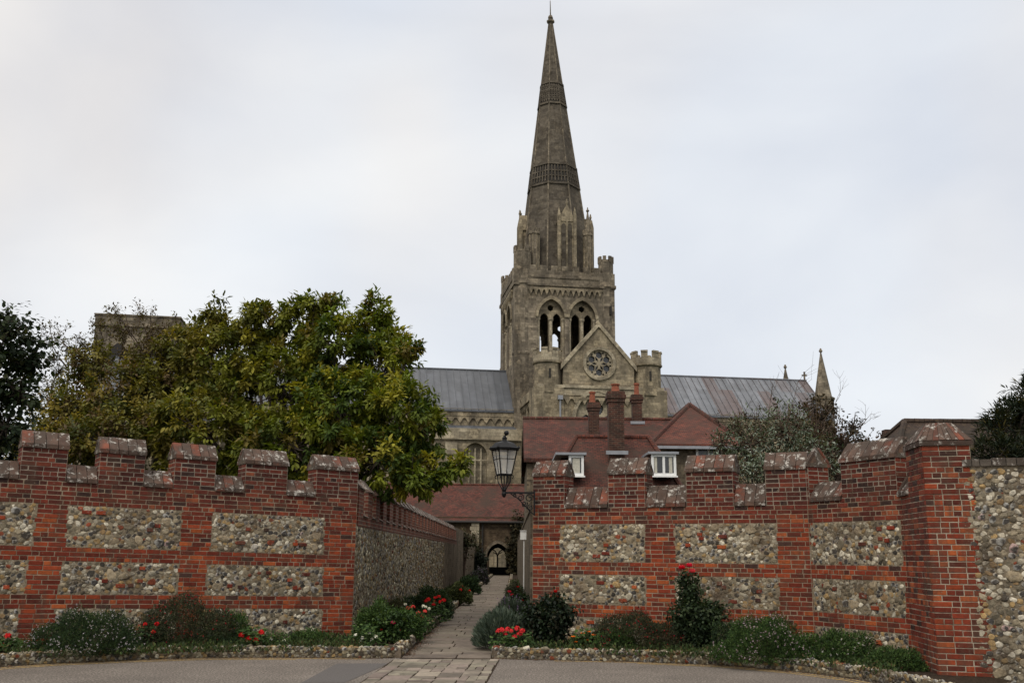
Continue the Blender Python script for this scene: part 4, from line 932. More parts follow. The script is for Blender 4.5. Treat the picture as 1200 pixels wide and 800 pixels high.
zg = cu(661, 264, VT + 3)[1]; zap = cu(661, 244, VT + 3)[1]; lx = cu(661.5, 290, VT + 3)[0]
for q in range(4): lucarne(rotf(q), tc if q else lx, cyT - RSP(z_bt) * .93 - (.1 if q % 2 else .5), z_str, zg, zap, 1.7 if q % 2 else 2.3)
# the old spire leans a little to the west towards its tip
for o_ in [spo] + list(spo.children):
    if o_.name.startswith(('spire', 'finial', 'recess_shade')):
        for v_ in o_.data.vertices:
            if v_.co.z > z_bt: q_ = (v_.co.z - z_bt) * .0175; v_.co.x -= CA.t[0] * q_; v_.co.y -= CA.t[1] * q_
# ---- east end: pinnacles and cross
def eastpin(px, ptop, pb, rpx, y, name='pinnacle', drum=True):
    x, zt = cu(px, ptop, y); zb = cu(px, pb, y)[1]; r = rpx / FPX * (125 + y)
    m = MB(); m.lathe([(r, 8 if drum else zb - 2), (r, zb - .4), (r * 1.12, zb - .3), (r * 1.12, zb), (r * .86, zb + .02), (.1, zt - .7), (.28, zt - .45), (.08, zt)], (x, y, 0), 8, (1, 1, 1), rot8, cf); part(name, PD, m)
eastpin(961.5, 408, 466, 12, VN + 3, 'east_pinnacle'); eastpin(920, 427, 446, 4, VN + 14, 'east_pinnacle', False)
x, z = cu(943, 447, VR); m = MB(); m.box(x - .1, x + .1, VR - .1, VR + .1, z - .5, z + 1.5, (1, 1, 1), cf); m.box(x - .4, x + .4, VR - .1, VR + .1, z + .85, z + 1.05, (1, 1, 1), cf); part('gable_cross', PD, m)

# ================================================================== detached bell tower on the left
c1 = W(165, 600, 150)[:2]; BT = Fr(c1, c1 + np.array([math.cos(R(9.2)), math.sin(R(9.2))]))
def bf(x, y, z): return BT(x, -y, z)
def bu(px, py): h = hit(px, py, (*BT.A, 0), (*BT.nn, 0)); return float(np.dot(h[:2] - BT.A, BT.t)), float(h[2])
b0, zb1 = bu(113, 367); b1, _ = bu(211, 367)
bt = thing('bell_tower', 'square weathered stone bell tower rising behind the left trees', 'tower', BT(0, 0, 0))
m = MB(); m.box(b0, b1, 0, b1 - b0, 0, zb1 - 1.9, (1, 1, 1), bf); m.build('tower_wall', PD, bt)
m = MB(); m.box(b0 - .1, b1 + .1, -.1, b1 - b0 + .1, zb1 - 1.6, zb1 - .25, (1, 1, 1), bf); m.box(b0 - .25, b1 + .25, -.25, b1 - b0 + .25, zb1 - 1.9, zb1 - 1.6, (1, 1, 1), bf); m.box(b0 - .25, b1 + .25, -.25, b1 - b0 + .25, zb1 - .25, zb1, (1, 1, 1), bf); m.build('parapet', PD, bt)
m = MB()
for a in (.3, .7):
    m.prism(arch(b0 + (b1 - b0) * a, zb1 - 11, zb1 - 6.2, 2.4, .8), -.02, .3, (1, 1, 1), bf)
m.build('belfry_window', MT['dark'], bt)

# ================================================================== cloister range across the end of the lane
YC = 82.; cl = thing('cloister_range', 'long low cloister building with red tiled roof and pointed archway at the lane end', 'building', (-1, YC, 0))
ci = lambda x, y, z: (x, y, z)
zce = float(W(585, 607, YC)[2]); zcr = float(W(585, 568, YC + 4)[2]); X0, X1 = -30., 9.
xa = float(W(583.5, 650, YC)[0]); zap_ = float(W(583, 638, YC)[2]); xr_ = float(W(566, 650, YC)[0])
plate('front_wall', [[(X0, -.1), (X1, -.1), (X1, zce + .1), (X0, zce + .1)], arch(xa, 0, zap_ - .95, 1.75, .62), arch(xr_, 0, zap_ - 1.35, 1.0, .7)], YC, YC + .6, MT['rubble_brown'], cl, ci)
plate('arch_surround', [arch_band(xa, zap_ - .95, 1.75, .62, .22)], YC - .06, YC + .1, MT['rubble'], cl, ci)
# the inner arcade with its traceried opening, daylight beyond
xi = float(W(583, 650, YC + 4)[0]); zi0, zi1 = float(W(583, 664, YC + 4)[2]), float(W(583, 643, YC + 4)[2]); hs = [arch(xi + dx, zi0, zi1 - .8, 1.5, .62) for dx in (-5.2, -2.6, 0, 2.6, 5.2)]
ia = plate('inner_arcade', [[(X0, -.1), (X1, -.1), (X1, zcr - 2), (X0, zcr - 2)]] + hs, YC + 4, YC + 4.3, MT['dark'], cl, ci)  # interior shade put into the colour of arcade and tracery
for dx in (-2.6, 0, 2.6):
    m = MB()
    for k_ in (0,): m.box(xi + dx + k_ - .06, xi + dx + k_ + .06, YC + 4.05, YC + 4.2, zi0, zi1 - .5)
    for k_, w_ in ((0, 1), (0, -1)): m.tube([(xi + dx + k_, YC + 4.12, zi1 - .55), (xi + dx + k_ + .16 * w_, YC + 4.12, zi1 - .2), (xi + dx + k_ + .45 * w_, YC + 4.12, zi1 - .02)], .05, 5); m.tube([(xi + dx + k_, YC + 4.12, zi1 - .55), (xi + dx + k_ - .14 * w_, YC + 4.12, zi1 - .35), (xi + dx + k_ - .36 * w_, YC + 4.12, zi1 - .28)], .045, 5)
    m.build('tracery', MT['dark'], ia)
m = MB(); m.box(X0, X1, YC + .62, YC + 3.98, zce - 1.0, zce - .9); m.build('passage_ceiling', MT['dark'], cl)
def gable_roof(name, mat, x0, x1, y0, y1, ze, zr, par, fr=lambda x, y, z: (x, y, z), h0=0, h1=0, th=.18, ridge=None, ov=.3):
    m = MB(); yr = (y0 + y1) / 2; k = (zr - ze) / (yr - y0); zo = ze - ov * k
    a = [(x0, y0 - ov, zo), (x1, y0 - ov, zo), (x1 - h1, yr, zr), (x0 + h0, yr, zr), (x0, y1 + ov, zo), (x1, y1 + ov, zo)]
    v = [fr(*p) for p in a] + [fr(p[0], p[1], p[2] - th) for p in a]
    m.add(v, [(0, 1, 2, 3), (3, 2, 5, 4), (0, 3, 4), (1, 5, 2), (6, 9, 8, 7), (9, 10, 11, 8), (6, 10, 9), (7, 8, 11), (0, 6, 7, 1), (4, 5, 11, 10), (0, 4, 10, 6), (1, 7, 11, 5)])
    o = m.build(name, mat, par)
    rdg = MB(); n = max(2, int((x1 - h1 - x0 - h0) / .32)); e = np.linspace(x0 + h0, x1 - h1, n + 1)
    for i in range(n): rdg.lathe([(.11, 0), (.11, e[i + 1] - e[i] - .02)], (0, 0, 0), 8, (1, 1, 1), 0, lambda x, y, z, i=i: fr(e[i] + z, yr + x, zr + .0 + y + random.uniform(-.004, .004)))
    for (cx_, hx, yy) in ((x0, x0 + h0, y0 - ov), (x0, x0 + h0, y1 + ov), (x1, x1 - h1, y0 - ov), (x1, x1 - h1, y1 + ov)):
        if abs(cx_ - hx) > .1: rdg.tube([fr(cx_, yy, zo + .02), fr(hx, yr, zr + .02)], .10, 6)
    rdg.build('ridge_tiles', ridge or MT['tile_bright'], o); return o
gable_roof('roof', MT['tile'], X0, X1, YC, YC + 8, zce, zcr, cl)
m = MB(); m.tube([(X0, YC - .42, zce - .32), (X1, YC - .42, zce - .32)], .09, 6); m.tube([(W(565.5, 620, YC)[0], YC - .15, zce - .3), (W(565.5, 620, YC)[0], YC - .15, 0)], .08, 6); m.build('gutter', MT['dark'], cl)
m = MB(); a, b = float(W(551, 617, YC)[0]), float(W(562, 617, YC)[0])
for i in range(6): m.box(a + .12 * (i % 2), b - .02, YC - .35, YC - .003, zce - 2.2 + i * .31, zce - 1.9 + i * .31 - .01, (1, 1, 1)); 
m.build('stone_quoin', MT['stone_pale'], cl)

# ================================================================== tiled houses behind the right wall
def chimney(par, px0, px1, ptop, pbase, Y, pots, name='chimney', dp=None):
    x0, x1 = float(W(px0, ptop, Y)[0]), float(W(px1, ptop, Y)[0]); zt, zb = float(W(px0, ptop, Y)[2]), float(W(px0, pbase, Y)[2]) - .6; d = dp or (x1 - x0)
    m = MB(); m.box(x0, x1, Y, Y + d, zb, zt - .42, (1, 1, 1)); e = .05
    for i, ee in enumerate((.04, .08, .04)): m.box(x0 - ee, x1 + ee, Y - ee, Y + d + ee, zt - .42 + i * .14 + .001, zt - .28 + i * .14, (1, 1, 1))
    o = m.build(name, MT['chimney'], par); f = MB(); f.box(x0 - .12, x1 + .12, Y - .12, Y + .0, zb + .52, zb + .66, (1, 1, 1)); f.build('lead_flashing', MT['leadgrey'], o)
    for (p0, pt, r, lean) in pots:
        c = MB(); xx = float(W(p0, pt, Y)[0]); z1 = float(W(p0, pt, Y + d / 2)[2]); hh = max(.3, z1 - zt)
        c.lathe([(r * 1.15, 0), (r, .08), (r * .85, hh * .8), (r * 1.1, hh * .85), (r * 1.1, hh), (r * .8, hh), (r * .75, hh * .7)], (xx, Y + d / 2, zt), 10); c.build('chimney_pot', MT['pot'], o)
    return o
YH = 46.
hm = thing('tiled_house', 'long red tiled house with three chimneys and hipped front wing behind the right wall', 'house', (5, YH, 0))
x0, x1 = float(W(614, 500, YH)[0]), float(W(862, 500, YH)[0]); ze = float(W(620, 533, YH)[2]); zr_ = float(W(700, 491, YH + 4)[2])
m = MB(); m.box(x0 + .15, x1, YH, YH + 8, -.1, ze - .1); m.build('wall', MT['rubble'], hm)
gable_roof('roof', MT['tile'], x0, x1, YH, YH + 8, ze, zr_, hm)
# gable end below the ridge
m = MB(); m.hexa([(x0 + .2, YH, ze - .3), (x0 + .2, YH + 8, ze - .3), (x0 + .2, YH + 4, zr_ - .3)], [(x0 + .5, YH, ze - .3), (x0 + .5, YH + 8, ze - .3), (x0 + .5, YH + 4, zr_ - .3)]); m.build('gable', MT['rubble'], hm)
YF = 36.5; fx0, fx1 = float(W(640, 560, YF)[0]), float(W(800, 560, YF)[0]); zfe = float(W(700, 569, YF)[2]); zfr = float(W(700, 512, YF + 2.7)[2]); hx0, hx1 = float(W(675, 512, YF + 2.7)[0]), float(W(760, 512, YF + 2.7)[0])
gable_roof('wing_roof', MT['tile'], fx0, fx1, YF, YF + 5.4, zfe, zfr, hm, h0=hx0 - fx0, h1=fx1 - hx1)
m = MB(); m.box(fx0 + .1, fx1 - .1, YF, YF + 5.2, -.1, zfe - .1); m.build('wing_wall', MT['rubble'], hm)
m = MB(); m.tube([(fx0 - .1, YF - .4, zfe - .22), (fx1 + .1, YF - .4, zfe - .22)], .07, 6); m.build('gutter', MT['leadgrey'], hm)
def dormer(par, pxa, pxb, pta, ptb, Y, rx0, rx1, panes):
    xa_, xb_ = float(W(pxa, pta, Y)[0]), float(W(pxb, pta, Y)[0]); zt, zb = float(W(pxa, pta, Y)[2]), float(W(pxa, ptb, Y)[2])
    r0, r1 = float(W(rx0, pta, Y)[0]), float(W(rx1, pta, Y)[0])
    m = MB(); m.box(xa_ + .02, xb_ - .02, Y + .06, Y + 3, zb, zt); o = m.build('dormer', MT['tile_bright'], par)
    m = MB(); m.box(r0, r1, Y - .12, Y + 3, zt + .002, zt + .09); m.build('dormer_roof', MT['leadgrey'], o)
    m = MB(); t = .09; n = panes; w = (xb_ - xa_ - t) / n
    m.box(xa_, xb_, Y - .03, Y + .05, zb, zb + t); m.box(xa_, xb_, Y - .03, Y + .05, zt - t, zt)
    for i in range(n + 1): m.box(xa_ + i * w, xa_ + i * w + t, Y - .028, Y + .048, zb + t, zt - t)
    m.box(xa_ - .04, xb_ + .04, Y - .1, Y + .04, zb - .06, zb - .002); m.build('window_frame', MT['white'], o)
    g = MB(); g.box(xa_ + t * .5, xb_ - t * .5, Y + .01, Y + .02, zb + .04, zt - .04); g.build('pane', MT['glass'], o)
    for q in ([(xa_ + t + .05, xb_ - t - .05)] if n == 1 else [(xb_ - t - .17, xb_ - t - .05), (xa_ + t + .02, xa_ + t + .12)]):
        c = MB(); c.box(q[0], q[1], Y + .004, Y + .009, zb + .1, zt - .1); c.build('curtain', MT['curtain'], o)
dormer(hm, 666.5, 684, 533, 557, YF - .2, 651, 687, 1); dormer(hm, 763, 792, 532, 557, YF - .2, 759, 795, 2)
chimney(hm, 713, 731, 458, 530, YF + 1.2, [(722, 450, .16, 0)]); chimney(hm, 690, 702, 471, 512, YH + 2, [(694.5, 459, .15, 0)]); chimney(hm, 741, 752, 462, 495, YH + 3.5, [(746.5, 449, .13, 0)])
YG = 42.3
hg = thing('gabled_house', 'flint house with steep pointed red tiled hipped roof and white window, right of the chimneys', 'house', (8, YG, 0))
g0, g1 = float(W(769, 517, YG)[0]), float(W(866, 517, YG)[0]); zge = float(W(810, 517, YG)[2]); gap = W(808, 474, YG + 4.5)
def hiproof(name, mat, x0, x1, y0, y1, ze, ax, ay, zr, ay2, par, ov=.3):
    m = MB(); a = [(x0 - ov, y0 - ov, ze - .15), (x1 + ov, y0 - ov, ze - .15), (x1 + ov, y1, ze - .15), (x0 - ov, y1, ze - .15), (ax, ay, zr), (ax, ay2, zr)]
    m.add(a + [(p[0], p[1], p[2] - .15) for p in a], [(0, 1, 4), (1, 2, 5, 4), (2, 3, 5), (3, 0, 4, 5), (6, 7, 1, 0), (7, 8, 2, 1), (8, 9, 3, 2), (9, 6, 0, 3), (9, 8, 7, 6)])
    o = m.build(name, mat, par); r = MB()
    for p, q in ((0, 4), (1, 4), (4, 5)): 
        A_, B_ = np.array(a[p]), np.array(a[q]); n = int(np.linalg.norm(B_ - A_) / .3) + 1
        for i in range(n): r.tube([A_ + (B_ - A_) * (i / n), A_ + (B_ - A_) * ((i + .93) / n)], [.10, .12], 7)
    r.build('hip_tiles', MT['tile'], o)
hiproof('roof', MT['tile_bright'], g0, g1, YG, YG + 10, zge, float(gap[0]), YG + 4.5, float(gap[2]), YG + 9, hg)
m = MB(); m.box(g0 + .1, g1 - .1, YG, YG + 11.8, -.1, zge - .31); m.build('wall', MT['rubble'], hg)
m = MB(); m.box(g0 - .35, g1 + .35, YG - .45, YG - .31, zge - .36, zge - .24); m.build('gutter', MT['leadgrey'], hg)
xa_, xb_ = float(W(815, 520, YG)[0]), float(W(845, 520, YG)[0]); m = MB(); zt, zb = float(W(815, 521, YG)[2]), float(W(815, 548, YG)[2])
for q in ((xa_, xb_, zt - .12, zt), (xa_, xb_, zb, zb + .1), (xa_, xa_ + .1, zb + .1, zt - .12), (xb_ - .1, xb_, zb + .1, zt - .12), ((xa_ + xb_) / 2 - .05, (xa_ + xb_) / 2 + .05, zb + .1, zt - .12)): m.box(q[0], q[1], YG - .06, YG + .05, q[2], q[3])
wo = m.build('window', MT['white'], hg); m = MB(); m.box(xa_ + .05, xb_ - .05, YG - .02, YG - .01, zb, zt - .05); m.build('pane', MT['glass'], wo)
YB = 30.
hb = thing('brown_roofed_house', 'house with dark brown hipped roof behind the big pier', 'house', (15, YB, 0))
zbr = float(W(1100, 494, YB + 4)[2]); bx0 = float(W(1030, 520, YB)[0]); bxr = float(W(1060, 494, YB + 4)[0]); zbe = zbr - 2.6
gable_roof('roof', MT['tile_brown'], bx0, 22, YB, YB + 8, zbe, zbr, hb, h0=bxr - bx0, ridge=MT['tile_brown'])
m = MB(); m.box(bx0 + .2, 21.8, YB, YB + 8, -.1, zbe - .1); m.build('wall', MT['core'], hb)
chimney(hb, 1038, 1047, 503, 512, YB + 5.5, [])

# ================================================================== street lantern on its scrolled bracket
YL = 18.85; Lc = W(591, 545, YL); lx_ = float(Lc[0]); zz = lambda py: float(W(591, py, YL)[2])
lan = thing('wall_lantern', 'black iron street lantern on a scrolled bracket at the corner of the right wall', 'street lamp', (lx_, YL, zz(582)))
PXM = 1 / FPX * (YL * .978 + 1.3 * .215)
def frus(m, r0, z0, r1, z1, rot=math.pi / 4, n=4): m.lathe([(r0, z0), (r1, z1)], (lx_, YL, 0), n, (1, 1, 1), rot)
rt_, rb2 = 14.2 * PXM * 1.15, 8.3 * PXM * 1.15; zt, zb = zz(527), zz(556)
rl = R(22); cs = [math.pi / 4 + rl + i * math.pi / 2 for i in range(4)]
m = MB()
for t in cs: m.tube([(lx_ + rb2 * math.cos(t), YL + rb2 * math.sin(t), zb), (lx_ + rt_ * math.cos(t), YL + rt_ * math.sin(t), zt)], .013, 5)
for r, z, w in ((rb2, zb, .016), (rt_, zt, .018)):
    P = [(lx_ + r * math.cos(t), YL + r * math.sin(t), z) for t in cs]; 
    for i in range(4): m.tube([P[i], P[(i + 1) % 4]], w, 5)
for i in range(4):                                               # glazing bars
    t0, t1 = cs[i], cs[(i + 1) % 4]; Q = lambda r, t: np.array([lx_ + r * math.cos(t), YL + r * math.sin(t), 0])
    a0_, a1_ = (Q(rb2, t0) + Q(rb2, t1)) / 2, (Q(rt_, t0) + Q(rt_, t1)) / 2; a0_[2], a1_[2] = zb, zt; m.tube([a0_, a1_], .006, 4)
    r3 = rb2 + (rt_ - rb2) * .62; m.tube([Q(r3, t0) + (0, 0, zb + (zt - zb) * .62), Q(r3, t1) + (0, 0, zb + (zt - zb) * .62)], .006, 4)
m.build('lantern_frame', MT['black'], lan)
g = MB(); g.lathe([(rb2 * .96, zb), (rt_ * .96, zt)], (lx_, YL, 0), 4, (1, 1, 1), cs[0]); g.build('glass', MT['lglass'], lan)
m = MB(); h_ = zz(517.5) - zt
m.lathe([(rt_ * 1.12, zt + .0), (rt_ * 1.15, zt + .03), (rt_ * 1.0, zt + .05), (rt_ * .95, zt + h_ * .45), (rt_ * .72, zt + h_ * .82), (rt_ * .38, zt + h_ * 1.0), (rt_ * .30, zt + h_ * 1.05)], (lx_, YL, 0), 8, (1, 1, 1), cs[0])
for t in cs: m.lathe([(.012, 0), (.028, .02), (.004, .07)], (lx_ + rt_ * 1.12 * math.cos(t), YL + rt_ * 1.12 * math.sin(t), zt + .01), 6)
cp = m.build('lantern_roof', MT['black'], lan)
m = MB(); hv = zt + h_ * 1.02; m.lathe([(.065, 0), (.055, .02), (.045, .03), (.045, .06), (.055, .07), (.03, .09), (.02, .12)], (lx_, YL, hv), 10); m.tube([(lx_, YL, hv + .10), (lx_ + .03, YL, hv + .14)], .015); m.lathe([(.0, -.05), (.035, -.035), (.05, 0), (.035, .035), (.0, .05)], (lx_ + .035, YL, hv + .165), 10); m.build('vent_finial', MT['black'], cp)
m = MB(); zk = zz(577)                                           # cradle under the lantern
for t in cs:
    pts = []
    for f_, rr2 in ((0, .02), (.15, .03), (.35, .07), (.6, .125), (.8, .13), (1, rb2 * .9 / 1)): pts.append((lx_ + rr2 * math.cos(t), YL + rr2 * math.sin(t), zk + (zb - zk) * f_))
    m.tube(pts, .012, 5); tt = [(lx_ + (rb2 * .9 + .02 + .03 * math.sin(k_)) * math.cos(t), YL + (rb2 * .9 + .02 + .03 * math.sin(k_)) * math.sin(t), zb - .04 - .03 * math.cos(k_)) for k_ in np.linspace(0, 4.5, 8)]; m.tube(tt, .008, 4)
m.tube([(lx_, YL, zk), (lx_, YL, zb)], .012, 5); m.lathe([(.01, -.09), (.035, -.06), (.045, -.02), (.03, .02), (.045, .05), (.02, .1)], (lx_, YL, zk), 10); m.build('cradle', MT['black'], lan)
m = MB(); xw = .46
m.box(lx_, xw, YL - .016, YL + .016, zk - .016, zk + .016); m.box(xw - .03, xw, YL - .03, YL + .03, zk - .42, zk + .05)
def spiral(cx, cz, r, a0_, turns, n=26, r1=.015): return [(cx + (r + (r1 - r) * i / n) * math.cos(a0_ + turns * 2 * math.pi * i / n), YL, cz + (r + (r1 - r) * i / n) * math.sin(a0_ + turns * 2 * math.pi * i / n)) for i in range(n + 1)]
for (cx, cz, r, a_, tn) in ((xw - .11, zk - .10, .085, 0, 1.4), (xw - .27, zk - .085, .065, 2, -1.5), (xw - .09, zk - .27, .06, 1.6, 1.3), (xw - .2, zk - .2, .06, .5, -1.3), (xw - .38, zk - .05, .035, 1, 1.2)): m.tube(spiral(cx, cz, r, a_, tn), .010, 5)
m.tube([(xw - .46 + .0, YL, zk - .02), (xw - .33, YL, zk - .10), (xw - .2, YL, zk - .23), (xw - .1, YL, zk - .34), (xw - .02, YL, zk - .40)], .011, 5); m.build('bracket', MT['black'], lan)
bx = MB(); YB2 = 32; xx = float(W(613, 627, YB2)[0]); zb3 = float(W(613, 632, YB2)[2]); bx.box(xx - .09, xx + .10, YB2 - .1, YB2 + .05, zb3, zb3 + .26); bx.box(xx - .1, xx + .11, YB2 - .12, YB2 + .05, zb3 + .262, zb3 + .285)
mb_ = thing('meter_box', 'small white utility box with a pipe on the lane wall below the lantern', 'utility box', (xx, YB2, 0)); bx.build('box', MT['white'], mb_); p_ = MB(); p_.tube([(xx + .03, YB2 - .04, zb3), (xx + .03, YB2 - .04, .1)], .018, 8); p_.build('pipe', MT['white'], mb_)
# ================================================================== vegetation
def unit(v): return v / (np.linalg.norm(v, axis=-1, keepdims=True) + 1e-9)
def leaves(m, P, D, N, size, asp, col, curl=.15):
    """leaf blades: P base points, D blade direction, N blade normal, six points each"""
    D = unit(D); S = unit(np.cross(D, N)); N2 = np.cross(S, D); n = len(P); size = np.broadcast_to(size, (n,))[:, None]; w = size * asp / 2
    T = lambda a, b, c: P + D * size * a + S * w * b + N2 * size * c
    V = np.stack([T(0, 0, 0), T(.33, -1, .05), T(.72, -.75, -.02 - curl * .4), T(1, 0, -curl), T(.72, .75, -.02 - curl * .4), T(.33, 1, .05), T(.5, 0, -.06)], 1)
    F = np.array([(0, 1, 6), (1, 2, 6), (2, 3, 6), (3, 4, 6), (4, 5, 6), (5, 0, 6)]); f = (F[None] + (np.arange(n) * 7)[:, None, None]).reshape(-1, 3)
    m.add(V.reshape(-1, 3), f, np.repeat(col, 7, 0))
def small_leaves(m, P, D, N, size, asp, col):
    D = unit(D); S = unit(np.cross(D, N)); n = len(P); size = np.broadcast_to(size, (n,))[:, None]; w = size * asp / 2
    V = np.stack([P, P + D * size * .5 - S * w, P + D * size, P + D * size * .5 + S * w], 1)
    m.add(V.reshape(-1, 3), (np.array([[0, 1, 2, 3]])[None] + (np.arange(n) * 4)[:, None, None]).reshape(-1, 4), np.repeat(col, 4, 0))
def pal(cols, wts, n, rg, var=.2):
    c = np.array(cols)[rg.choice(len(cols), n, p=np.array(wts) / sum(wts))]; return c * rg.uniform(1 - var, 1 + var, (n, 1))
def rdir(n, rg): return unit(rg.normal(0, 1, (n, 3)))
def rosettes(m, C, O, rg, nl, L, asp, col, droop=.25, spread=.9, rad=.08, bare=0):
    """clusters of leaves round twig tips C pointing O"""
    n = len(C); O = unit(O); k = nl; R_ = rdir(n * k, rg); O2 = np.repeat(O, k, 0); D = unit(O2 * (1 - spread * .6) + R_ * spread + np.array([0, 0, -droop])); P = np.repeat(C, k, 0) + D * rad * rg.uniform(.1, 1, (n * k, 1)) + O2 * rg.uniform(-1.2, .6, (n * k, 1)) * rad
    N = unit(np.array([0, 0, 1.]) + .55 * rdir(n * k, rg) + .3 * O2); cl = np.repeat(col, k, 0) * rg.uniform(.8, 1.22, (n * k, 1)); leaves(m, P, D, N, L * rg.uniform(.65, 1.2, n * k), asp, cl)
def lobe(px, py, Y, rx, ry, ryd=None):
    """ellipsoid lobe from its place in the picture: radii in photo pixels"""
    c = W(px, py, Y); s = 1 / FPX * (Y * .978 + (c[2] - 1.6) * .21); return (*c, rx * s, (ryd or (rx + ry) / 2) * s, ry * s)
def crown_points(lobes, dens, rg, inner=.62, jit=.12):
    P, O, Q = [], [], []
    for i, l in enumerate(lobes):
        c, r = np.array(l[:3]), np.array(l[3:6]); area = 4 * math.pi * ((r[0] * r[1]) ** 1.6 / 3 + (r[0] * r[2]) ** 1.6 / 3 + (r[1] * r[2]) ** 1.6 / 3) ** (1 / 1.6); n = int(area * dens)
        d = rdir(n, rg); ph = rg.uniform(0, 6.28, 6)
        bump = 1 + .10 * np.sin(5 * d[:, 0] + ph[0]) * np.sin(4 * d[:, 2] + ph[1]) + .08 * np.sin(9 * d[:, 1] + ph[2]) * np.sin(8 * d[:, 2] + ph[3]) + .06 * np.sin(15 * d[:, 0] + ph[4])
        s = bump * (1 - rg.exponential(jit, n)).clip(.35, 1.05) ; p = c + d * r * s[:, None]
        keep = np.ones(n, bool)
        for j, q in enumerate(lobes):
            if j != i: keep &= (((p - np.array(q[:3])) / np.array(q[3:6])) ** 2).sum(1) > inner ** 2
        P.append(p[keep]); O.append(unit(d[keep] / r)); Q.append(s[keep])
    return np.concatenate(P), np.concatenate(O)
def limbs(m, base, lobes, rg, r0=.16, tips=None, n_tip=200, tr=.006):
    tops = []
    for l in lobes:
        c = np.array(l[:3]); a = np.array(base); mid = a * .45 + c * .55 + rg.normal(0, .12, 3); mid[2] = a[2] * .5 + c[2] * .5; mid2 = a * .8 + c * .2; mid2[2] += .1
        r = r0 * (.35 + .35 * l[3]); m.tube([a, mid2, mid, c], [r, r * .8, r * .5, r * .22], 6); tops.append((c, mid))
    if tips is not None and len(tips):
        C = np.array([t[0] for t in tops]); sel = tips[rg.choice(len(tips), min(n_tip, len(tips)), replace=False)]
        for t in sel:
            i = np.argmin(((C - t) ** 2).sum(1)); c = C[i]; md = (c + t) / 2 + rg.normal(0, .06, 3) + np.array([0, 0, -.05]); m.tube([c, md, t], [.022, .013, tr], 4)
def tree(name, label, lobes, base, pal_, wts, L=.16, asp=.38, nl=9, dens=28, seed=1, r0=.16, droop=.3, rad=.12, cat='tree', trunk='bark', leafmat='leaf', inner=.62, jit=.12, n_tip=250, group=None, tint=None, spread=.9, clump=0, crad=.3):
    rg = np.random.default_rng(seed); t = thing(name, label, cat, (base[0], base[1], 0), group)
    P, O = crown_points(lobes, dens, rg, inner, jit); col = pal(pal_, wts, len(P), rg, .22)
    if tint is not None: col = tint(P, col, rg)
    if clump:                                                   # leaf sprays gathered into clumps with gaps between
        P = np.repeat(P, clump, 0) + rdir(len(P) * clump, rg) * rg.uniform(.1, 1, (len(P) * clump, 1)) * crad * (1, 1, .7); O = unit(np.repeat(O, clump, 0) + .5 * rdir(len(P), rg) + (0, 0, .25)); col = np.repeat(col, clump, 0)
    m = MB(); rosettes(m, P, O, rg, nl, L, asp, col, droop, spread, rad); m.build('crown', MT[leafmat], t)
    m = MB(); fork = np.array([base[0], base[1], max(.9, lobes[0][2] * .35)]); m.tube([(base[0], base[1], -.1), (base[0] + .03, base[1], fork[2] * .5), fork], [r0 * 1.25, r0, r0 * .9], 8); limbs(m, fork, lobes, rg, r0, P, n_tip); m.build('trunk', MT[trunk], t); return t
# ---- the big glossy tree
GA = [(.095, .125, .014), (.14, .155, .016), (.045, .072, .013), (.24, .22, .024), (.12, .095, .02)]
LA = [lobe(330, 460, 25, 72, 56), lobe(262, 424, 25.5, 50, 44), lobe(395, 405, 24.5, 44, 38), lobe(430, 388, 25, 26, 28), lobe(368, 358, 25, 15, 12), lobe(392, 358, 25, 13, 10), lobe(437, 356, 25, 11, 12), lobe(452, 372, 24.6, 10, 9), lobe(484, 412, 24, 9, 9), lobe(290, 370, 25.5, 15, 11), lobe(256, 366, 25.8, 13, 11), lobe(330, 372, 25.2, 12, 9), lobe(228, 384, 26, 13, 9), lobe(500, 470, 23, 8, 8), lobe(540, 545, 21.9, 9, 7), lobe(450, 438, 24, 36, 43), lobe(468, 490, 22.5, 38, 43), lobe(442, 542, 22, 44, 36), lobe(500, 508, 23, 20, 28), lobe(520, 546, 22, 22, 14), lobe(482, 560, 21.8, 28, 19), lobe(300, 385, 25.5, 26, 26), lobe(350, 376, 25.3, 24, 24), lobe(345, 525, 23, 70, 46), lobe(245, 510, 24, 60, 56), lobe(465, 405, 24.8, 18, 16), lobe(400, 480, 23.2, 52, 46), lobe(250, 385, 26, 22, 20)]
def tintA(P, c, rg):
    x = P[:, 0]; f = np.clip((-x - 4.6) / 4.5, 0, .8) * rg.uniform(.2, 1, len(P)); return c * (1 - f[:, None]) + np.array([.17, .13, .028]) * f[:, None] * rg.uniform(.6, 1.3, (len(P), 1))
tree('broadleaf_tree', 'largest glossy green broadleaf tree, its crown spilling over the lane wall', LA, (-5.2, 24.5), GA, [4, 4, 3, 2, 1.2], L=.155, asp=.42, nl=12, dens=7.2, seed=11, r0=.2, rad=.11, tint=tintA, jit=.12, clump=6, crad=.25, inner=.5, n_tip=300, droop=.45, spread=.8)
# ---- the thinner, browner tree left of it
GB = [(.12, .115, .022), (.16, .135, .032), (.065, .072, .018), (.11, .075, .034), (.22, .17, .028)]
LB = [lobe(150, 470, 26, 58, 46), lobe(80, 485, 26, 42, 36), lobe(120, 520, 24.5, 60, 36), lobe(195, 440, 26.5, 44, 42), lobe(45, 530, 24.5, 44, 28), lobe(200, 500, 25, 40, 40), lobe(105, 425, 26.5, 26, 22), lobe(215, 410, 27, 26, 24)]
tree('broadleaf_tree', 'olive brown thinning tree in front of the bell tower, left of the glossy one', LB, (-9.5, 26), GB, [4, 3, 3, 2, 2], L=.12, asp=.5, nl=10, dens=10, seed=12, r0=.15, rad=.13, inner=.5, jit=.2, n_tip=400, clump=5, crad=.27)
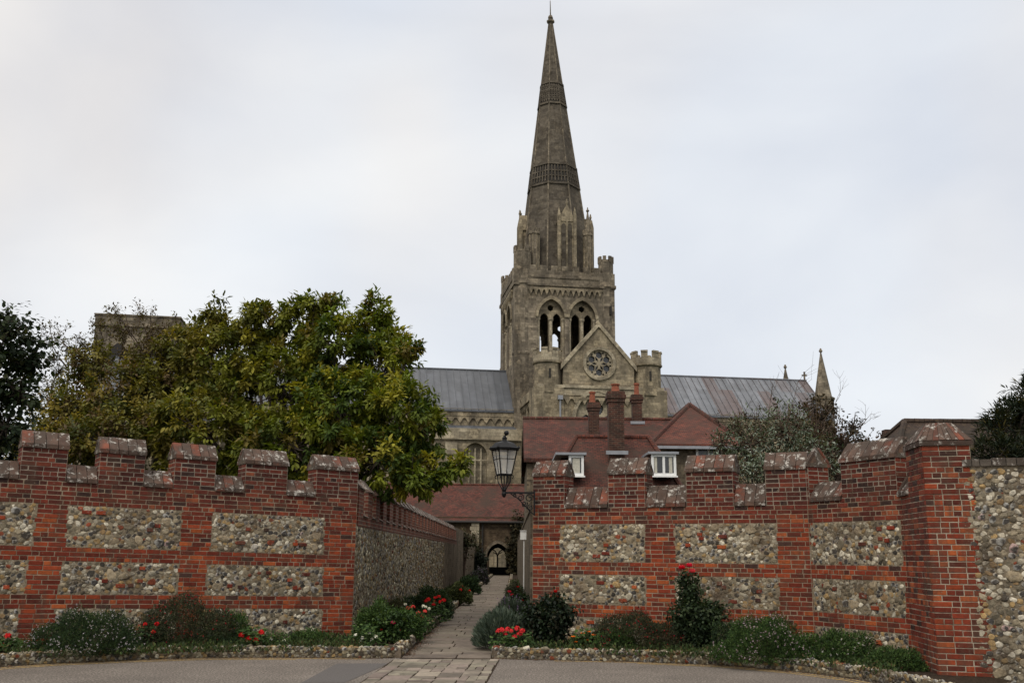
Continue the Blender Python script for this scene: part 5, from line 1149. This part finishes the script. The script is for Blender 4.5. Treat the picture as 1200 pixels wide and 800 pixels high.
# bare twiggy tops of that tree
def twiggy(m, P0, P1, rg, depth, r):
    d = P1 - P0; L = np.linalg.norm(d); mid = (P0 + P1) / 2 + rg.normal(0, .05 * L, 3); m.tube([P0, mid, P1], [r, r * .8, r * .6], 4); tips = [P1]
    if depth > 0:
        for _ in range(3 if depth > 1 else 4):
            s = P0 + d * rg.uniform(.35, 1); dd = unit(unit(d) + rg.normal(0, .55, 3)) * L * rg.uniform(.4, .7); tips += twiggy(m, s, s + dd, rg, depth - 1, r * .6)
    return tips
rg = np.random.default_rng(31); tb = thing('bare_topped_tree', 'brown half bare twiggy tree reaching up against the bell tower', 'tree', (-9.8, 27, 0)); m = MB(); tips = []
for a, b in (((165, 470), (165, 384)), ((150, 470), (180, 392)), ((175, 480), (210, 395)), ((110, 480), (95, 395)), ((100, 480), (115, 400)), ((90, 490), (78, 410)), ((140, 480), (140, 400)), ((130, 470), (165, 400)), ((185, 470), (195, 400)), ((60, 490), (60, 430))):
    tips += twiggy(m, W(*a, 27), W(b[0] + (a[0] - b[0]) * .25, b[1] + 22, 27), rg, 4, .03)
m.tube([(-9.8, 27, -.1), (-9.7, 27, 2), W(140, 500, 27)], [.12, .1, .05], 6); m.build('branches', MT['twig'], tb)
tp = np.array(tips); tp = tp[rg.random(len(tp)) < .75]; m = MB(); rosettes(m, tp, unit(np.array([0, 0, 1]) + rdir(len(tp), rg) * .3), rg, 6, .08, .5, pal([(.10, .075, .03), (.07, .05, .025), (.10, .10, .03)], [3, 3, 2], len(tp), rg), .1, 1, .1); m.build('leaves', MT['leaf_dull'], tb)
# ---- dark tree at the left edge
LD = [lobe(10, 385, 21, 28, 34), lobe(-30, 430, 21, 60, 60), lobe(35, 420, 21.5, 26, 18), lobe(25, 460, 21, 28, 20), lobe(5, 500, 21, 38, 26), lobe(-50, 520, 21, 60, 50), lobe(48, 400, 21.8, 12, 8)]
tree('dark_tree', 'dark leaved tree cut off by the left edge of the view', LD, (-12, 21.5), [(.014, .024, .010), (.024, .036, .012), (.04, .045, .015)], [4, 3, 1], L=.13, asp=.7, nl=7, dens=24, seed=13, r0=.14, rad=.13, inner=.5, jit=.2, droop=.6)
# ---- feathery evergreen at the right edge
LE = [lobe(1195, 505, 19, 42, 34), lobe(1240, 480, 19.5, 50, 50), lobe(1165, 535, 17.5, 26, 24), lobe(1215, 545, 17.5, 60, 26), lobe(1190, 485, 19.5, 16, 14), lobe(1172, 500, 19.3, 14, 10)]
tree('evergreen_tree', 'dark feathery evergreen above the cobbled wall at the right edge', LE, (10.2, 19.2), [(.016, .022, .012), (.03, .033, .014), (.065, .055, .016), (.01, .016, .01)], [4, 3, 1, 3], L=.15, asp=.16, nl=16, dens=36, seed=14, r0=.12, rad=.12, leafmat='leaf_dull', jit=.14, spread=.7, droop=-.2)
# ---- silver shrub with seed heads behind the right wall
LS = [lobe(880, 520, 21, 34, 34), lobe(920, 505, 21, 36, 34), lobe(955, 540, 20.5, 34, 30), lobe(860, 550, 20.5, 18, 24), lobe(900, 555, 20.3, 46, 22), lobe(845, 520, 21, 16, 20)]
rg = np.random.default_rng(41)
ts = tree('silver_shrub', 'silvery grey leaved shrub behind the right wall, between merlons', LS, (6, 21), [(.16, .19, .145), (.085, .105, .07), (.045, .06, .035), (.23, .26, .21), (.10, .075, .04)], [4, 4, 3, 2, 1.4], L=.085, asp=.34, nl=9, dens=34, seed=42, r0=.06, rad=.12, cat='shrub', leafmat='leaf_dull', jit=.2, droop=-.1, trunk='twig')
tsd = thing('seed_head_shrub', 'tall bare stems with brown seed heads rising over the silvery shrub', 'shrub', (6.8, 21.6, 0)); m = MB(); hp = []
for i in range(85):
    x0 = rg.uniform(848, 1012); top = 470 + 40 * rg.random() + (14 if x0 > 985 else 0) + .001 * (x0 - 920) ** 2; top = min(top, 545); x1 = x0 + rg.normal(0, 12); p0, p1 = W(x0 * .7 + 930 * .3, 590, 21.6), W(x1, top, 21.6 + rg.uniform(-.5, .5)); md = (p0 + p1) / 2 + rg.normal(0, .12, 3)
    m.tube([p0, md, p1], [.012, .008, .004], 4)
    for k_ in range(9): f = rg.uniform(.35, 1.02); hp.append(p0 * (1 - f) ** 2 + 2 * md * f * (1 - f) + p1 * f * f + rg.normal(0, .07, 3))
for (a, b) in (((900, 500), (905, 452)), ((930, 500), (935, 447)), ((875, 500), (868, 468)), ((960, 500), (985, 462)), ((1000, 520), (1018, 488))): twiggy(m, W(*a, 21.6), W(*b, 21.6), rg, 2, .007)
m.build('stems', MT['twig'], tsd); hp = np.array(hp); m = MB(); rosettes(m, hp, rdir(len(hp), rg), rg, 9, .05, .7, pal([(.045, .028, .02), (.075, .045, .028), (.03, .02, .016)], [3, 2, 2], len(hp), rg), .2, 1, .035); m.build('seed_heads', MT['leaf_dull'], tsd)
LBr = [lobe(958, 495, 29, 22, 32), lobe(965, 530, 29, 22, 30), lobe(945, 540, 29, 28, 26)]
tree('brown_hedge', 'brown leafy column of climber below the stone pinnacle', LBr, (9.3, 29), [(.045, .032, .018), (.07, .048, .024), (.03, .026, .014)], [3, 2, 2], L=.10, asp=.6, nl=8, dens=30, seed=44, r0=.08, cat='climber', leafmat='leaf_dull', jit=.15)
LSm = [lobe(1000, 500, 23, 14, 22), lobe(1012, 525, 23, 22, 16), lobe(985, 515, 23, 16, 20)]
tree('small_tree', 'small sparse tree with dark bunched leaves beside the silvery shrub', LSm, (8.2, 23), [(.03, .028, .016), (.05, .042, .022), (.02, .022, .014)], [3, 2, 2], L=.075, asp=.7, nl=6, dens=22, seed=45, r0=.04, leafmat='leaf_dull', jit=.4, rad=.07, inner=.3)
# climber on the cloister front, dark growth by the arch
def wall_growth(name, label, pts, Y, seed, cols, L=.12, cat='climber', dep=.35, n=900):
    rg = np.random.default_rng(seed); t = thing(name, label, cat, (float(W(pts[0][0], 660, Y)[0]), Y, 0)); P = []
    for _ in range(n):
        a = pts[rg.integers(len(pts))]; P.append(W(a[0] + rg.normal(0, a[2]), a[1] + rg.normal(0, a[3]), Y - rg.uniform(.02, dep)))
    P = np.array(P); P = P[P[:, 2] > 0]; m = MB(); rosettes(m, P, np.tile([0, -1, .2], (len(P), 1)), rg, 8, L, .6, pal(cols, [1] * len(cols), len(P), rg), .5, 1, .12); m.build('foliage', MT['leaf_dull'], t); m = MB(); c = P.mean(0)
    for i in range(8): q = P[rg.integers(len(P))]; m.tube([(c[0] + rg.normal(0, .1), Y - .1, 0), (q + c) / 2, q], [.04, .02, .01], 4)
    m.build('stems', MT['twig'], t); return t
wall_growth('wall_climber', 'brown wispy climber on the cloister wall right of the arch', [(607, 622, 4, 8), (605, 645, 4, 12), (603, 655, 4, 8), (609, 630, 4, 16)], 82, 51, [(.045, .038, .02), (.06, .048, .024), (.025, .024, .014)], .2, n=700)
wall_growth('wall_climber', 'dark evergreen clump at the wall end left of the archway', [(560, 657, 4, 6), (556, 664, 4, 4)], 80.5, 52, [(.012, .016, .010), (.018, .022, .012)], .2, dep=1.2, n=500)
wall_growth('wall_climber', 'brown bramble trailing over the far end of the left lane wall', [(548, 632, 7, 5), (540, 642, 8, 8)], 62, 53, [(.05, .042, .022), (.075, .06, .03), (.035, .04, .018)], .12, n=250)

# ---- bed plants ---------------------------------------------------
def shrub(name, label, px, py_base, Y, wpx, hpx, cols, wts, seed, L=.035, n=2600, asp=.4, flowers=(), cat='shrub', stems=10, shape=1.0, group=None, mat='leaf_dull', fl=.02, up=.3, fill=.35, z0=.1, nodome=False):
    """leafy mound: px,py_base = foot in the photo; wpx,hpx = width and height there. flowers = [(colour, count, size, kind)]"""
    rg = np.random.default_rng(seed); c = W(px, py_base, Y); s = 1 / FPX * Y * .985; a, h = wpx / 2 * s, hpx * s; t = thing(name, label, cat, (c[0], Y, z0), group)
    d = rdir(n, rg); d[:, 2] = np.abs(d[:, 2]); n = int(n * 1.5); d = rdir(n, rg); d[:, 2] = np.abs(d[:, 2]); k = (1 - rg.exponential(.12, n)).clip(.15, 1.03); ph = rg.uniform(0, 6, 4)
    b = 1 + .13 * np.sin(4 * d[:, 0] + ph[0]) * np.sin(5 * d[:, 2] + ph[1]) + .1 * np.sin(9 * d[:, 0] + ph[2]) + .08 * np.sin(11 * d[:, 1] + ph[3])
    P = np.stack([c[0] + d[:, 0] * a * k * b, Y + d[:, 1] * a * .8 * k * b, z0 + d[:, 2] ** shape * h * k * b], 1)
    sp = rg.random(n) < .12; P[sp] += d[sp] * np.array([a, a, h]) * rg.uniform(0, .16, (sp.sum(), 1))
    col = pal(cols, wts, n, rg, .25); D = unit(d + rdir(n, rg) * .8 + np.array([0, 0, up])); m = MB(); q = 3
    PP_ = np.repeat(P, q, 0) + rdir(n * q, rg) * L * .7; DD = unit(np.repeat(D, q, 0) + rdir(n * q, rg) * .8); small_leaves(m, PP_, DD, unit(rdir(n * q, rg) + np.array([0, -.4, .8])), L * rg.uniform(.6, 1.25, n * q), asp, np.repeat(col, q, 0) * rg.uniform(.8, 1.2, (n * q, 1)))
    m.build('foliage', MT[mat], t); m = MB()
    for i in range(stems):
        p = P[rg.integers(n)]; m.tube([(c[0] + rg.normal(0, a * .12), Y + rg.normal(0, a * .1), -.02), ((c[0] + p[0]) / 2, (Y + p[1]) / 2, p[2] * .6), p], [.010, .007, .003], 4)
    m.build('stems', MT['twig'] if cat == 'shrub' else MT['stem'], t)
    for (fc, cnt, sz, kind) in flowers:
        idx = np.where((k * b > .93) & (d[:, 1] < .45) & (d[:, 2] > (.08 if kind != 'top' else .55)))[0]
        if len(idx) == 0: continue
        idx = rg.choice(idx, min(cnt, len(idx)), replace=False); C = P[idx] + d[idx] * .03
        if kind in ('speck', 'bell'):
            m = MB(); q = 4; PP2 = np.repeat(C, q, 0) + rdir(len(C) * q, rg) * sz * .3; DD = unit(rdir(len(PP2), rg) + (np.array([0, -.4, .5]) if kind == 'speck' else np.array([0, -.1, -1.5]))); small_leaves(m, PP2, DD, rdir(len(PP2), rg), sz, .8, pal([fc], [1], len(PP2), rg, .2)); o = m.build('flowers', MT['petal'], t); o['kind'] = 'stuff'
        else:
            for p in C: flower(t, p, sz, fc, rg, kind)
    return t
def flower(t, p, sz, fc, rg, kind='umbel', name='flower_head'):
    m = MB(); n = 40 if kind in ('umbel', 'top') else 16
    if kind in ('umbel', 'top'): d = rdir(n, rg); d[:, 2] = np.abs(d[:, 2]) * .8; P = p + d * sz * .42; small_leaves(m, P, unit(np.cross(d, rdir(n, rg))), d + .2 * rdir(n, rg), sz * .42, .9, pal([fc], [1], n, rg, .22)); 
    elif kind == 'rose':
        for j, (r_, up_) in enumerate(((.15, 1.6), (.3, 1.0), (.42, .5))):
            a = np.arange(6) * 1.05 + j * .5; d = np.stack([np.cos(a), np.sin(a), np.full(6, up_)], 1); small_leaves(m, p + d * (.02 * sz), unit(d), unit(d * np.array([-1, -1, 1])), sz * .62, 1.1, pal([fc], [1], 6, rg, .18))
    else: a = np.arange(12) * .5236; d = np.stack([np.cos(a), np.sin(a) * .8 - .2, np.full(12, .35)], 1); small_leaves(m, np.repeat(p[None], 12, 0), d, np.tile([0, -.6, 1.], (12, 1)), sz * .55, .55, pal([fc], [1], 12, rg, .12))
    m.tube([p - (0, 0, .10), p], .004, 4, (.05, .08, .03)); return m.build(name, MT['petal'], t)
Gd = [(.018, .034, .014), (.03, .052, .018), (.012, .022, .011), (.045, .07, .022)]
Gm = [(.03, .06, .016), (.05, .09, .022), (.02, .038, .012), (.07, .11, .03)]
Gs = [(.05, .07, .05), (.075, .10, .075), (.03, .045, .03), (.11, .135, .10)]
Gf = [(.03, .036, .018), (.045, .05, .022), (.02, .024, .014), (.06, .04, .022)]
def rose_bush(name, label, px, pyb, Y, wpx, hpx, seed, cols, fl, L=.06, n=480, spikes=()):
    rg = np.random.default_rng(seed); c = W(px, pyb, Y); s = 1 / FPX * Y * .985; a, h = wpx / 2 * s, hpx * s; t = thing(name, label, 'rose bush', (c[0], Y, .1)); st = MB(); P = []
    for i in range(18):
        an = rg.uniform(0, 6.28); rr = rg.uniform(.2, 1); top = np.array([c[0] + math.cos(an) * a * rr, Y + math.sin(an) * a * rr * .7, .1 + h * (.55 + .45 * (1 - rr * .6) * rg.uniform(.6, 1))]); b = np.array([c[0] + rg.normal(0, .05), Y + rg.normal(0, .05), 0]); md = (b + top) / 2 + (0, 0, .08); st.tube([b, md, top], [.009, .007, .004], 5)
        for f in np.linspace(.25, 1, 12): P.append(b * (1 - f) ** 2 + 2 * md * f * (1 - f) + top * f * f)
    for (sx, sy) in spikes:
        top = W(sx, sy, Y); b = np.array([c[0], Y, .4]); md = (b + top) / 2; st.tube([b, md, top - (0, 0, .04)], [.008, .006, .004], 5)
        for f in np.linspace(.2, .93, 16): P.append(b * (1 - f) ** 2 + 2 * md * f * (1 - f) + top * f * f)
    P = np.array(P); q = max(1, n // len(P) + 2); C = np.repeat(P, q, 0) + rg.normal(0, a * .16, (len(P) * q, 3)) * (1, 1, .8); C = C[C[:, 2] > .12]; m = MB(); rosettes(m, C, rdir(len(C), rg), rg, 5, L, .65, pal(cols, [4, 3, 3, 1.5], len(C), rg), .3, 1, .06); m.build('foliage', MT['leaf'], t); st.build('stems', MT['stem'], t)
    for (fx, fy, sz, fc) in fl: p = W(fx, fy, Y - a * .35 if (fx, fy) not in spikes else Y); flower(t, p, sz, fc, rg, 'rose', 'rose_flower')
    return t
def geranium(label, px, pyb, Y, wpx, hpx, heads, fc, seed, name='geranium', cols=Gm, group=None, kind='umbel', sz=.085, cat='flowering plant', L=.055, n=420):
    rg = np.random.default_rng(seed); c = W(px, pyb, Y); s = 1 / FPX * Y * .985; a, h = wpx / 2 * s, hpx * s; t = thing(name, label, cat, (c[0], Y, .1), group)
    d = rdir(n, rg); d[:, 2] = np.abs(d[:, 2]); k = rg.uniform(.3, 1, n) ** .5; P = np.stack([c[0] + d[:, 0] * a * k, Y + d[:, 1] * a * k * .8, .1 + d[:, 2] * h * .85 * k], 1); m = MB(); leaves(m, P, rdir(n, rg) * (1, 1, .3), np.tile([0, -.3, 1.], (n, 1)) + .4 * rdir(n, rg), L * rg.uniform(.7, 1.2, n), 1.0, pal(cols, [3, 3, 2, 1.5], n, rg)); m.build('foliage', MT['leaf_dull'], t)
    m = MB()
    for (fx, fy) in heads:
        p = W(fx, fy, Y - a * .3); m.tube([(c[0] + (p[0] - c[0]) * .5, Y, .1), p - (0, 0, .03)], [.006, .004], 4); flower(t, p, sz * rg.uniform(.85, 1.15), fc, rg, kind)
    m.build('stems', MT['stem'], t); return t
RED, PINK, CORAL, WHITE, ORNG, CRIM = (.55, .012, .012), (.62, .05, .13), (.60, .06, .05), (.72, .70, .62), (.75, .16, .01), (.30, .008, .02)
# left bed along the road
shrub('shrub', 'dark shrub at the left edge of the flower bed', -6, 745, 16.4, 54, 36, Gd, [3, 3, 2, 1], 61, n=1700)
geranium('red geranium beside the left edge of the view', 8, 757, 15.9, 46, 22, [(9, 745), (2, 757)], RED, 62, sz=.11)
shrub('hebe', 'broad low dome of fine green leaves dotted with tiny pale flowers, left bed', 98, 778, 15.75, 116, 44, Gd, [3, 3, 2, 2], 63, L=.032, n=6500, flowers=[((.42, .38, .42), 380, .017, 'speck')], asp=.35)
shrub('hebe', 'purplish mound of shrub behind the pale flowered dome, against the left wall', 95, 758, 16.9, 110, 36, [(.06, .045, .045), (.04, .045, .025), (.08, .07, .055), (.03, .035, .02)], [2, 2, 1, 2], 64, L=.032, n=2600, flowers=[((.22, .14, .18), 150, .02, 'speck')])
geranium('low plant with three small red flower heads between two shrubs', 176, 758, 16.6, 44, 34, [(170, 731), (184, 731), (180, 740)], RED, 65, sz=.07, cols=Gd)
shrub('fuchsia', 'loose fuchsia bush with small drooping crimson flowers, left bed', 218, 766, 16.9, 110, 50, Gf, [3, 3, 2, 1], 66, L=.038, n=3600, flowers=[(CRIM, 110, .02, 'bell')], shape=.9, up=.6)
shrub('leafy_plant', 'light green leafy plant right of the left fuchsia', 268, 760, 17.3, 52, 32, Gm, [3, 3, 2, 1], 67, L=.045, n=1300, cat='plant')
geranium('bright red geranium with four heads in front of the left wall', 296, 761, 17.1, 62, 26, [(306, 741), (291, 748), (283, 744), (300, 749)], RED, 68, sz=.10)
geranium('small clump of white flowers at the edge of the left bed', 325, 763, 17.0, 32, 22, [(318, 749), (326, 754), (333, 750), (329, 759), (319, 757), (335, 758)], WHITE, 69, sz=.055, name='white_flower', L=.035)
shrub('ground_plant', 'low green leaves along the foot of the left wall', 362, 758, 17.6, 60, 14, Gm, [2, 3, 2, 1], 70, L=.04, n=900, cat='plant', shape=1.2)
# bed beside the path, left
geranium('white flowering clump at the corner of the left path bed', 428, 759, 17.3, 50, 30, [(417, 744), (425, 747), (433, 742), (436, 749), (422, 752), (440, 746)], WHITE, 71, sz=.065, name='white_flower')
shrub('leafy_plant', 'tall bright green leafy plant at the foot of the lane wall', 440, 748, 18.3, 52, 40, Gm, [3, 4, 1, 2], 72, L=.055, n=1700, cat='plant', mat='leaf')
rose_bush('rose_bush', 'low rose with one bright pink bloom in the left path bed', 464, 752, 17.9, 46, 38, 73, Gm, [(461, 731, .11, (.70, .05, .22)), (468, 739, .06, CORAL), (447, 738, .05, CORAL)], n=260)
shrub('leafy_plant', 'feathery green plant behind the pink rose in the path bed', 478, 746, 19.0, 36, 30, Gm, [3, 3, 2, 1], 74, L=.05, n=1200, cat='plant')
shrub('leafy_plant', 'bronzy herb against the lane wall behind the coral geraniums', 462, 722, 21.5, 44, 30, [(.05, .045, .02), (.035, .045, .018), (.07, .06, .03), (.03, .03, .015)], [2, 2, 1, 1], 75, L=.05, n=1200, cat='plant')
geranium('coral geranium with many heads beside the path', 486, 732, 20.0, 40, 26, [(476, 717), (484, 711), (478, 713), (490, 718), (487, 724), (494, 722), (498, 716), (482, 724), (492, 727)], CORAL, 76, sz=.085)
geranium('white flowers between the coral and the scarlet geraniums', 494, 722, 21.5, 34, 22, [(475, 708), (499, 711), (503, 713), (496, 710)], WHITE, 77, sz=.07, name='white_flower')
geranium('scarlet geranium beside the path, farther up', 510, 714, 23.5, 40, 28, [(502, 702), (510, 700), (516, 705), (508, 708), (499, 704), (514, 699), (520, 703)], RED, 78, sz=.085)
shrub('leafy_plant', 'dark green plant with a red flower further up the path bed', 514, 706, 25.5, 30, 20, Gd, [3, 3, 2, 2], 79, L=.055, n=1300, cat='plant', flowers=[(RED, 3, .09, 'top')])
shrub('leafy_plant', 'soft green mound in the middle of the path bed', 538, 693, 33, 28, 18, [(.05, .06, .02), (.04, .055, .02), (.07, .08, .03), (.03, .035, .015)], [2, 2, 2, 1], 80, L=.075, n=1300, cat='plant', flowers=[(RED, 3, .1, 'top')])
shrub('leafy_plant', 'grey green bush near the far end of the path bed', 550, 684, 42, 26, 17, Gd, [3, 3, 2, 1], 81, L=.09, n=1300, cat='plant')
shrub('lavender', 'purplish lavender mound at the far end of the lane bed', 562, 679, 56, 20, 15, [(.05, .05, .045), (.07, .055, .075), (.035, .045, .03), (.09, .075, .10)], [3, 2, 3, 1], 82, L=.11, n=1100, cat='plant')
shrub('leafy_plant', 'trailing green growth along the foot of the left lane wall', 500, 712, 26.5, 60, 26, Gd, [3, 3, 2, 2], 83, L=.06, n=1500, cat='plant')
# right of the path
def spiky(name, label, px, pyb, Y, wpx, hpx, cols, seed, n=1500, fl=None, L=.11):
    rg = np.random.default_rng(seed); c = W(px, pyb, Y); s = 1 / FPX * Y * .985; a, h = wpx / 2 * s, hpx * s; t = thing(name, label, 'plant', (c[0], Y, .1)); d = rdir(n, rg); d[:, 2] = np.abs(d[:, 2]); k = (1 - rg.exponential(.18, n)).clip(.2, 1.05)
    P = np.stack([c[0] + d[:, 0] * a * k, Y + d[:, 1] * a * k, .08 + d[:, 2] * h * k], 1); q = 6; D = unit(np.repeat(d * (1, 1, .6), q, 0) + (0, 0, .75) + .45 * rdir(n * q, rg)); m = MB(); small_leaves(m, np.repeat(P, q, 0) - D * L * .3 + rdir(n * q, rg) * .03, D, rdir(n * q, rg) + (0, -.6, 0), L * rg.uniform(.6, 1.2, n * q), .13, np.repeat(pal(cols, [3, 3, 2, 2], n, rg), q, 0)); m.build('foliage', MT['leaf_dull'], t)
    if fl:
        ix = rg.choice(np.where(k > .85)[0], fl[1], replace=False); m = MB(); q = 7; dd = unit(d[ix] * (1, 1, .5) + (0, 0, 1)); B = np.repeat(P[ix], q, 0) + np.repeat(dd, q, 0) * (np.tile(np.arange(q), len(ix)) / q * .14 + .03)[:, None]; small_leaves(m, B + rdir(len(B), rg) * .008, rdir(len(B), rg), rdir(len(B), rg), fl[2], .8, pal([fl[0]], [1], len(B), rg, .25)); o = m.build('flower_spikes', MT['petal'], t); o['kind'] = 'stuff'
    m = MB(); m.tube([(c[0], Y, -.02), (c[0] + .02, Y, h * .5)], [.02, .01], 5); m.build('stems', MT['stem'], t); return t
spiky('lavender', 'large grey green lavender dome spilling over the right edge of the path', 588, 756, 17.9, 64, 38, Gs, 91, n=1900)
spiky('lavender', 'second lavender with purple spikes behind the large dome', 599, 728, 21.5, 46, 34, Gs, 92, n=1300, fl=((.16, .10, .20), 90, .022))
rose_bush('rose_bush', 'leafy rose with red blooms behind the lavender, right of the path', 606, 716, 23.5, 30, 38, 93, Gd, [(597, 694, .10, (.62, .04, .10)), (600, 698, .10, (.62, .03, .08)), (607, 688, .07, RED), (612, 704, .08, RED), (616, 705, .08, RED)], n=300)
shrub('leafy_plant', 'pale seeding plant at the far right side of the path', 603, 692, 32, 20, 22, [(.06, .06, .035), (.04, .045, .025), (.09, .08, .06), (.03, .035, .02)], [2, 2, 1, 1], 94, L=.07, n=900, cat='plant')
geranium('red geranium cushion at the corner of the right bed', 600, 765, 17.0, 56, 30, [(584, 739), (592, 743), (599, 739), (606, 736), (612, 739), (588, 738), (603, 746), (609, 742), (595, 737)], (.60, .03, .035), 95, sz=.08)
rose_bush('rose_bush', 'dark bushy rose with one red bud at the end of the right wall', 645, 768, 17.5, 56, 56, 96, [(.014, .024, .013), (.022, .036, .016), (.010, .016, .010), (.035, .035, .02)], [(651, 694, .08, RED), (634, 717, .07, (.6, .25, .25))], n=1900, L=.065, spikes=((651, 696),))
geranium('orange marigolds in the right bed', 688, 765, 17.2, 44, 28, [(690, 740), (683, 742), (696, 744), (688, 750), (694, 754), (686, 756), (672, 746), (675, 752), (699, 748)], ORNG, 97, name='marigold', kind='daisy', sz=.08)
shrub('fuchsia', 'wide fuchsia with crimson bells under the right wall', 748, 766, 17.2, 110, 36, Gf, [3, 3, 2, 1], 98, L=.038, n=3600, flowers=[(CRIM, 120, .02, 'bell')], up=.6)
shrub('ground_plant', 'low green fringe along the right flint edging', 722, 768, 16.95, 50, 22, Gm, [2, 3, 2, 1], 99, L=.04, n=900, cat='plant')
rose_bush('rose_bush', 'tall rose bush carrying a spray of bright pink blooms at its top', 816, 768, 16.9, 60, 62, 100, [(.025, .042, .018), (.045, .068, .03), (.014, .024, .012), (.07, .09, .045)], [(799, 667, .13, (.66, .02, .05)), (808, 664, .12, (.68, .03, .09)), (811, 671, .13, (.75, .10, .16)), (795, 721, .07, (.7, .5, .42)), (812, 728, .06, (.45, .4, .3))], n=1500, L=.06, spikes=((808, 668), (799, 670), (811, 673), (848, 708), (840, 712)))
shrub('hebe', 'big green dome with tiny pink flowers in the right bed', 898, 788, 15.5, 108, 44, Gm, [3, 2, 3, 1], 101, L=.034, n=6200, flowers=[((.45, .34, .40), 330, .017, 'speck')], asp=.35)
shrub('leafy_plant', 'thin yellowish plant climbing the wall behind the pink flowered dome', 915, 754, 16.5, 50, 38, [(.06, .07, .02), (.045, .05, .02), (.08, .085, .03), (.03, .03, .015)], [2, 2, 2, 1], 102, L=.04, n=900, cat='plant')
shrub('leafy_plant', 'straggling green plant at the right end of the bed', 980, 780, 15.3, 92, 34, Gm, [2, 3, 3, 1], 103, L=.042, n=2100, cat='plant', flowers=[((.5, .47, .45), 50, .02, 'speck')])
shrub('ground_plant', 'creeping green cover between the bed end and the brick pier', 1050, 792, 14.5, 80, 22, Gm, [2, 3, 3, 1], 104, L=.04, n=1500, cat='plant', shape=1.3)
shrub('ground_plant', 'dark low growth behind the big green dome', 858, 764, 16.4, 50, 34, Gd, [2, 3, 2, 1], 105, L=.04, n=1200, cat='plant')
shrub('ground_plant', 'weedy fringe at the base of the left fuchsia', 250, 766, 16.75, 70, 16, Gd, [2, 3, 2, 1], 106, L=.035, n=900, cat='plant')
# low self-sown greenery filling the beds between the plants
rg = np.random.default_rng(119); C = []
def fill(A, B, C0, D0, n, keep=.7):
    for _ in range(n):
        u, v = rg.random(), rg.random(); p = (np.array(A) * (1 - u) + np.array(B) * u) * (1 - v) + (np.array(C0) * (1 - u) + np.array(D0) * u) * v
        if math.sin(p[0] * 2.3 + 1) + math.sin(p[0] * 5.1) + rg.normal(0, .8) > -.9: C.append((*p, .1))
fill(kerbL[2] + (.1, .25), kerbL[-2] + (-.1, .3), (a0[0] + .1, a0[1] - .1), (-3.05, 19.0), 900)
fill(kerbR[0] + (.25, .2), kerbR[4] + (-.1, .25), (.6, 18.8), (5.0, 16.7), 900); fill(kerbR[4] + (-.1, .25), kerbR[6] + (-.1, .2), (5.0, 16.7), (5.7, 15.0), 350)
fill((-1.85, 17.4), (-1.65, 60), (-2.75, 19.0), (-2.75, 60), 1500); fill((-.1, 17.4), (.05, 60), (.4, 19.8), (.45, 60), 500)
C = np.array(C); n = len(C); q = 16; P = np.repeat(C, q, 0) + rg.normal(0, .05, (n * q, 3)) * (1, 1, 0); hh = np.repeat(rg.uniform(.03, .14, n), q); D = unit(rdir(n * q, rg) * (1, 1, .3) + (0, 0, 1.1)); P[:, 2] += rg.uniform(0, 1, n * q) * hh
m = MB(); small_leaves(m, P, D, unit(rdir(n * q, rg) + (0, -.6, .6)), rg.uniform(.03, .07, n * q), .45, pal([(.035, .055, .018), (.055, .08, .022), (.02, .032, .012), (.07, .065, .025), (.06, .04, .02)], [3, 2, 3, 1, .7], n * q, rg)); tag(m.build('ground_cover', MT['leaf_dull']), kind='stuff')
# dead leaves and crumbs swept along the kerbs and path edge
rg = np.random.default_rng(120); P = []
for pts in (kerbL, kerbR):
    for p, q in zip(pts, pts[1:]):
        f = Fr(p, q)
        for _ in range(int(f.L * 130)): a = rg.uniform(0, f.L); P.append(f(a, .02 + rg.exponential(.035), .006))
for _ in range(1500): y = 16.5 + rg.exponential(7); P.append((pathx(y, 0) + .02 + rg.exponential(.06), y, .022))
P = np.array(P); n = len(P); m = MB(); small_leaves(m, P, rdir(n, rg) * (1, 1, .15), np.tile([0, 0, 1.], (n, 1)) + .4 * rdir(n, rg), rg.uniform(.015, .045, n), .6, pal([(.10, .045, .025), (.06, .035, .02), (.14, .08, .035), (.035, .025, .018)], [3, 3, 1, 2], n, rg)); tag(m.build('leaf_litter', MT['leaf_dull']), kind='stuff')
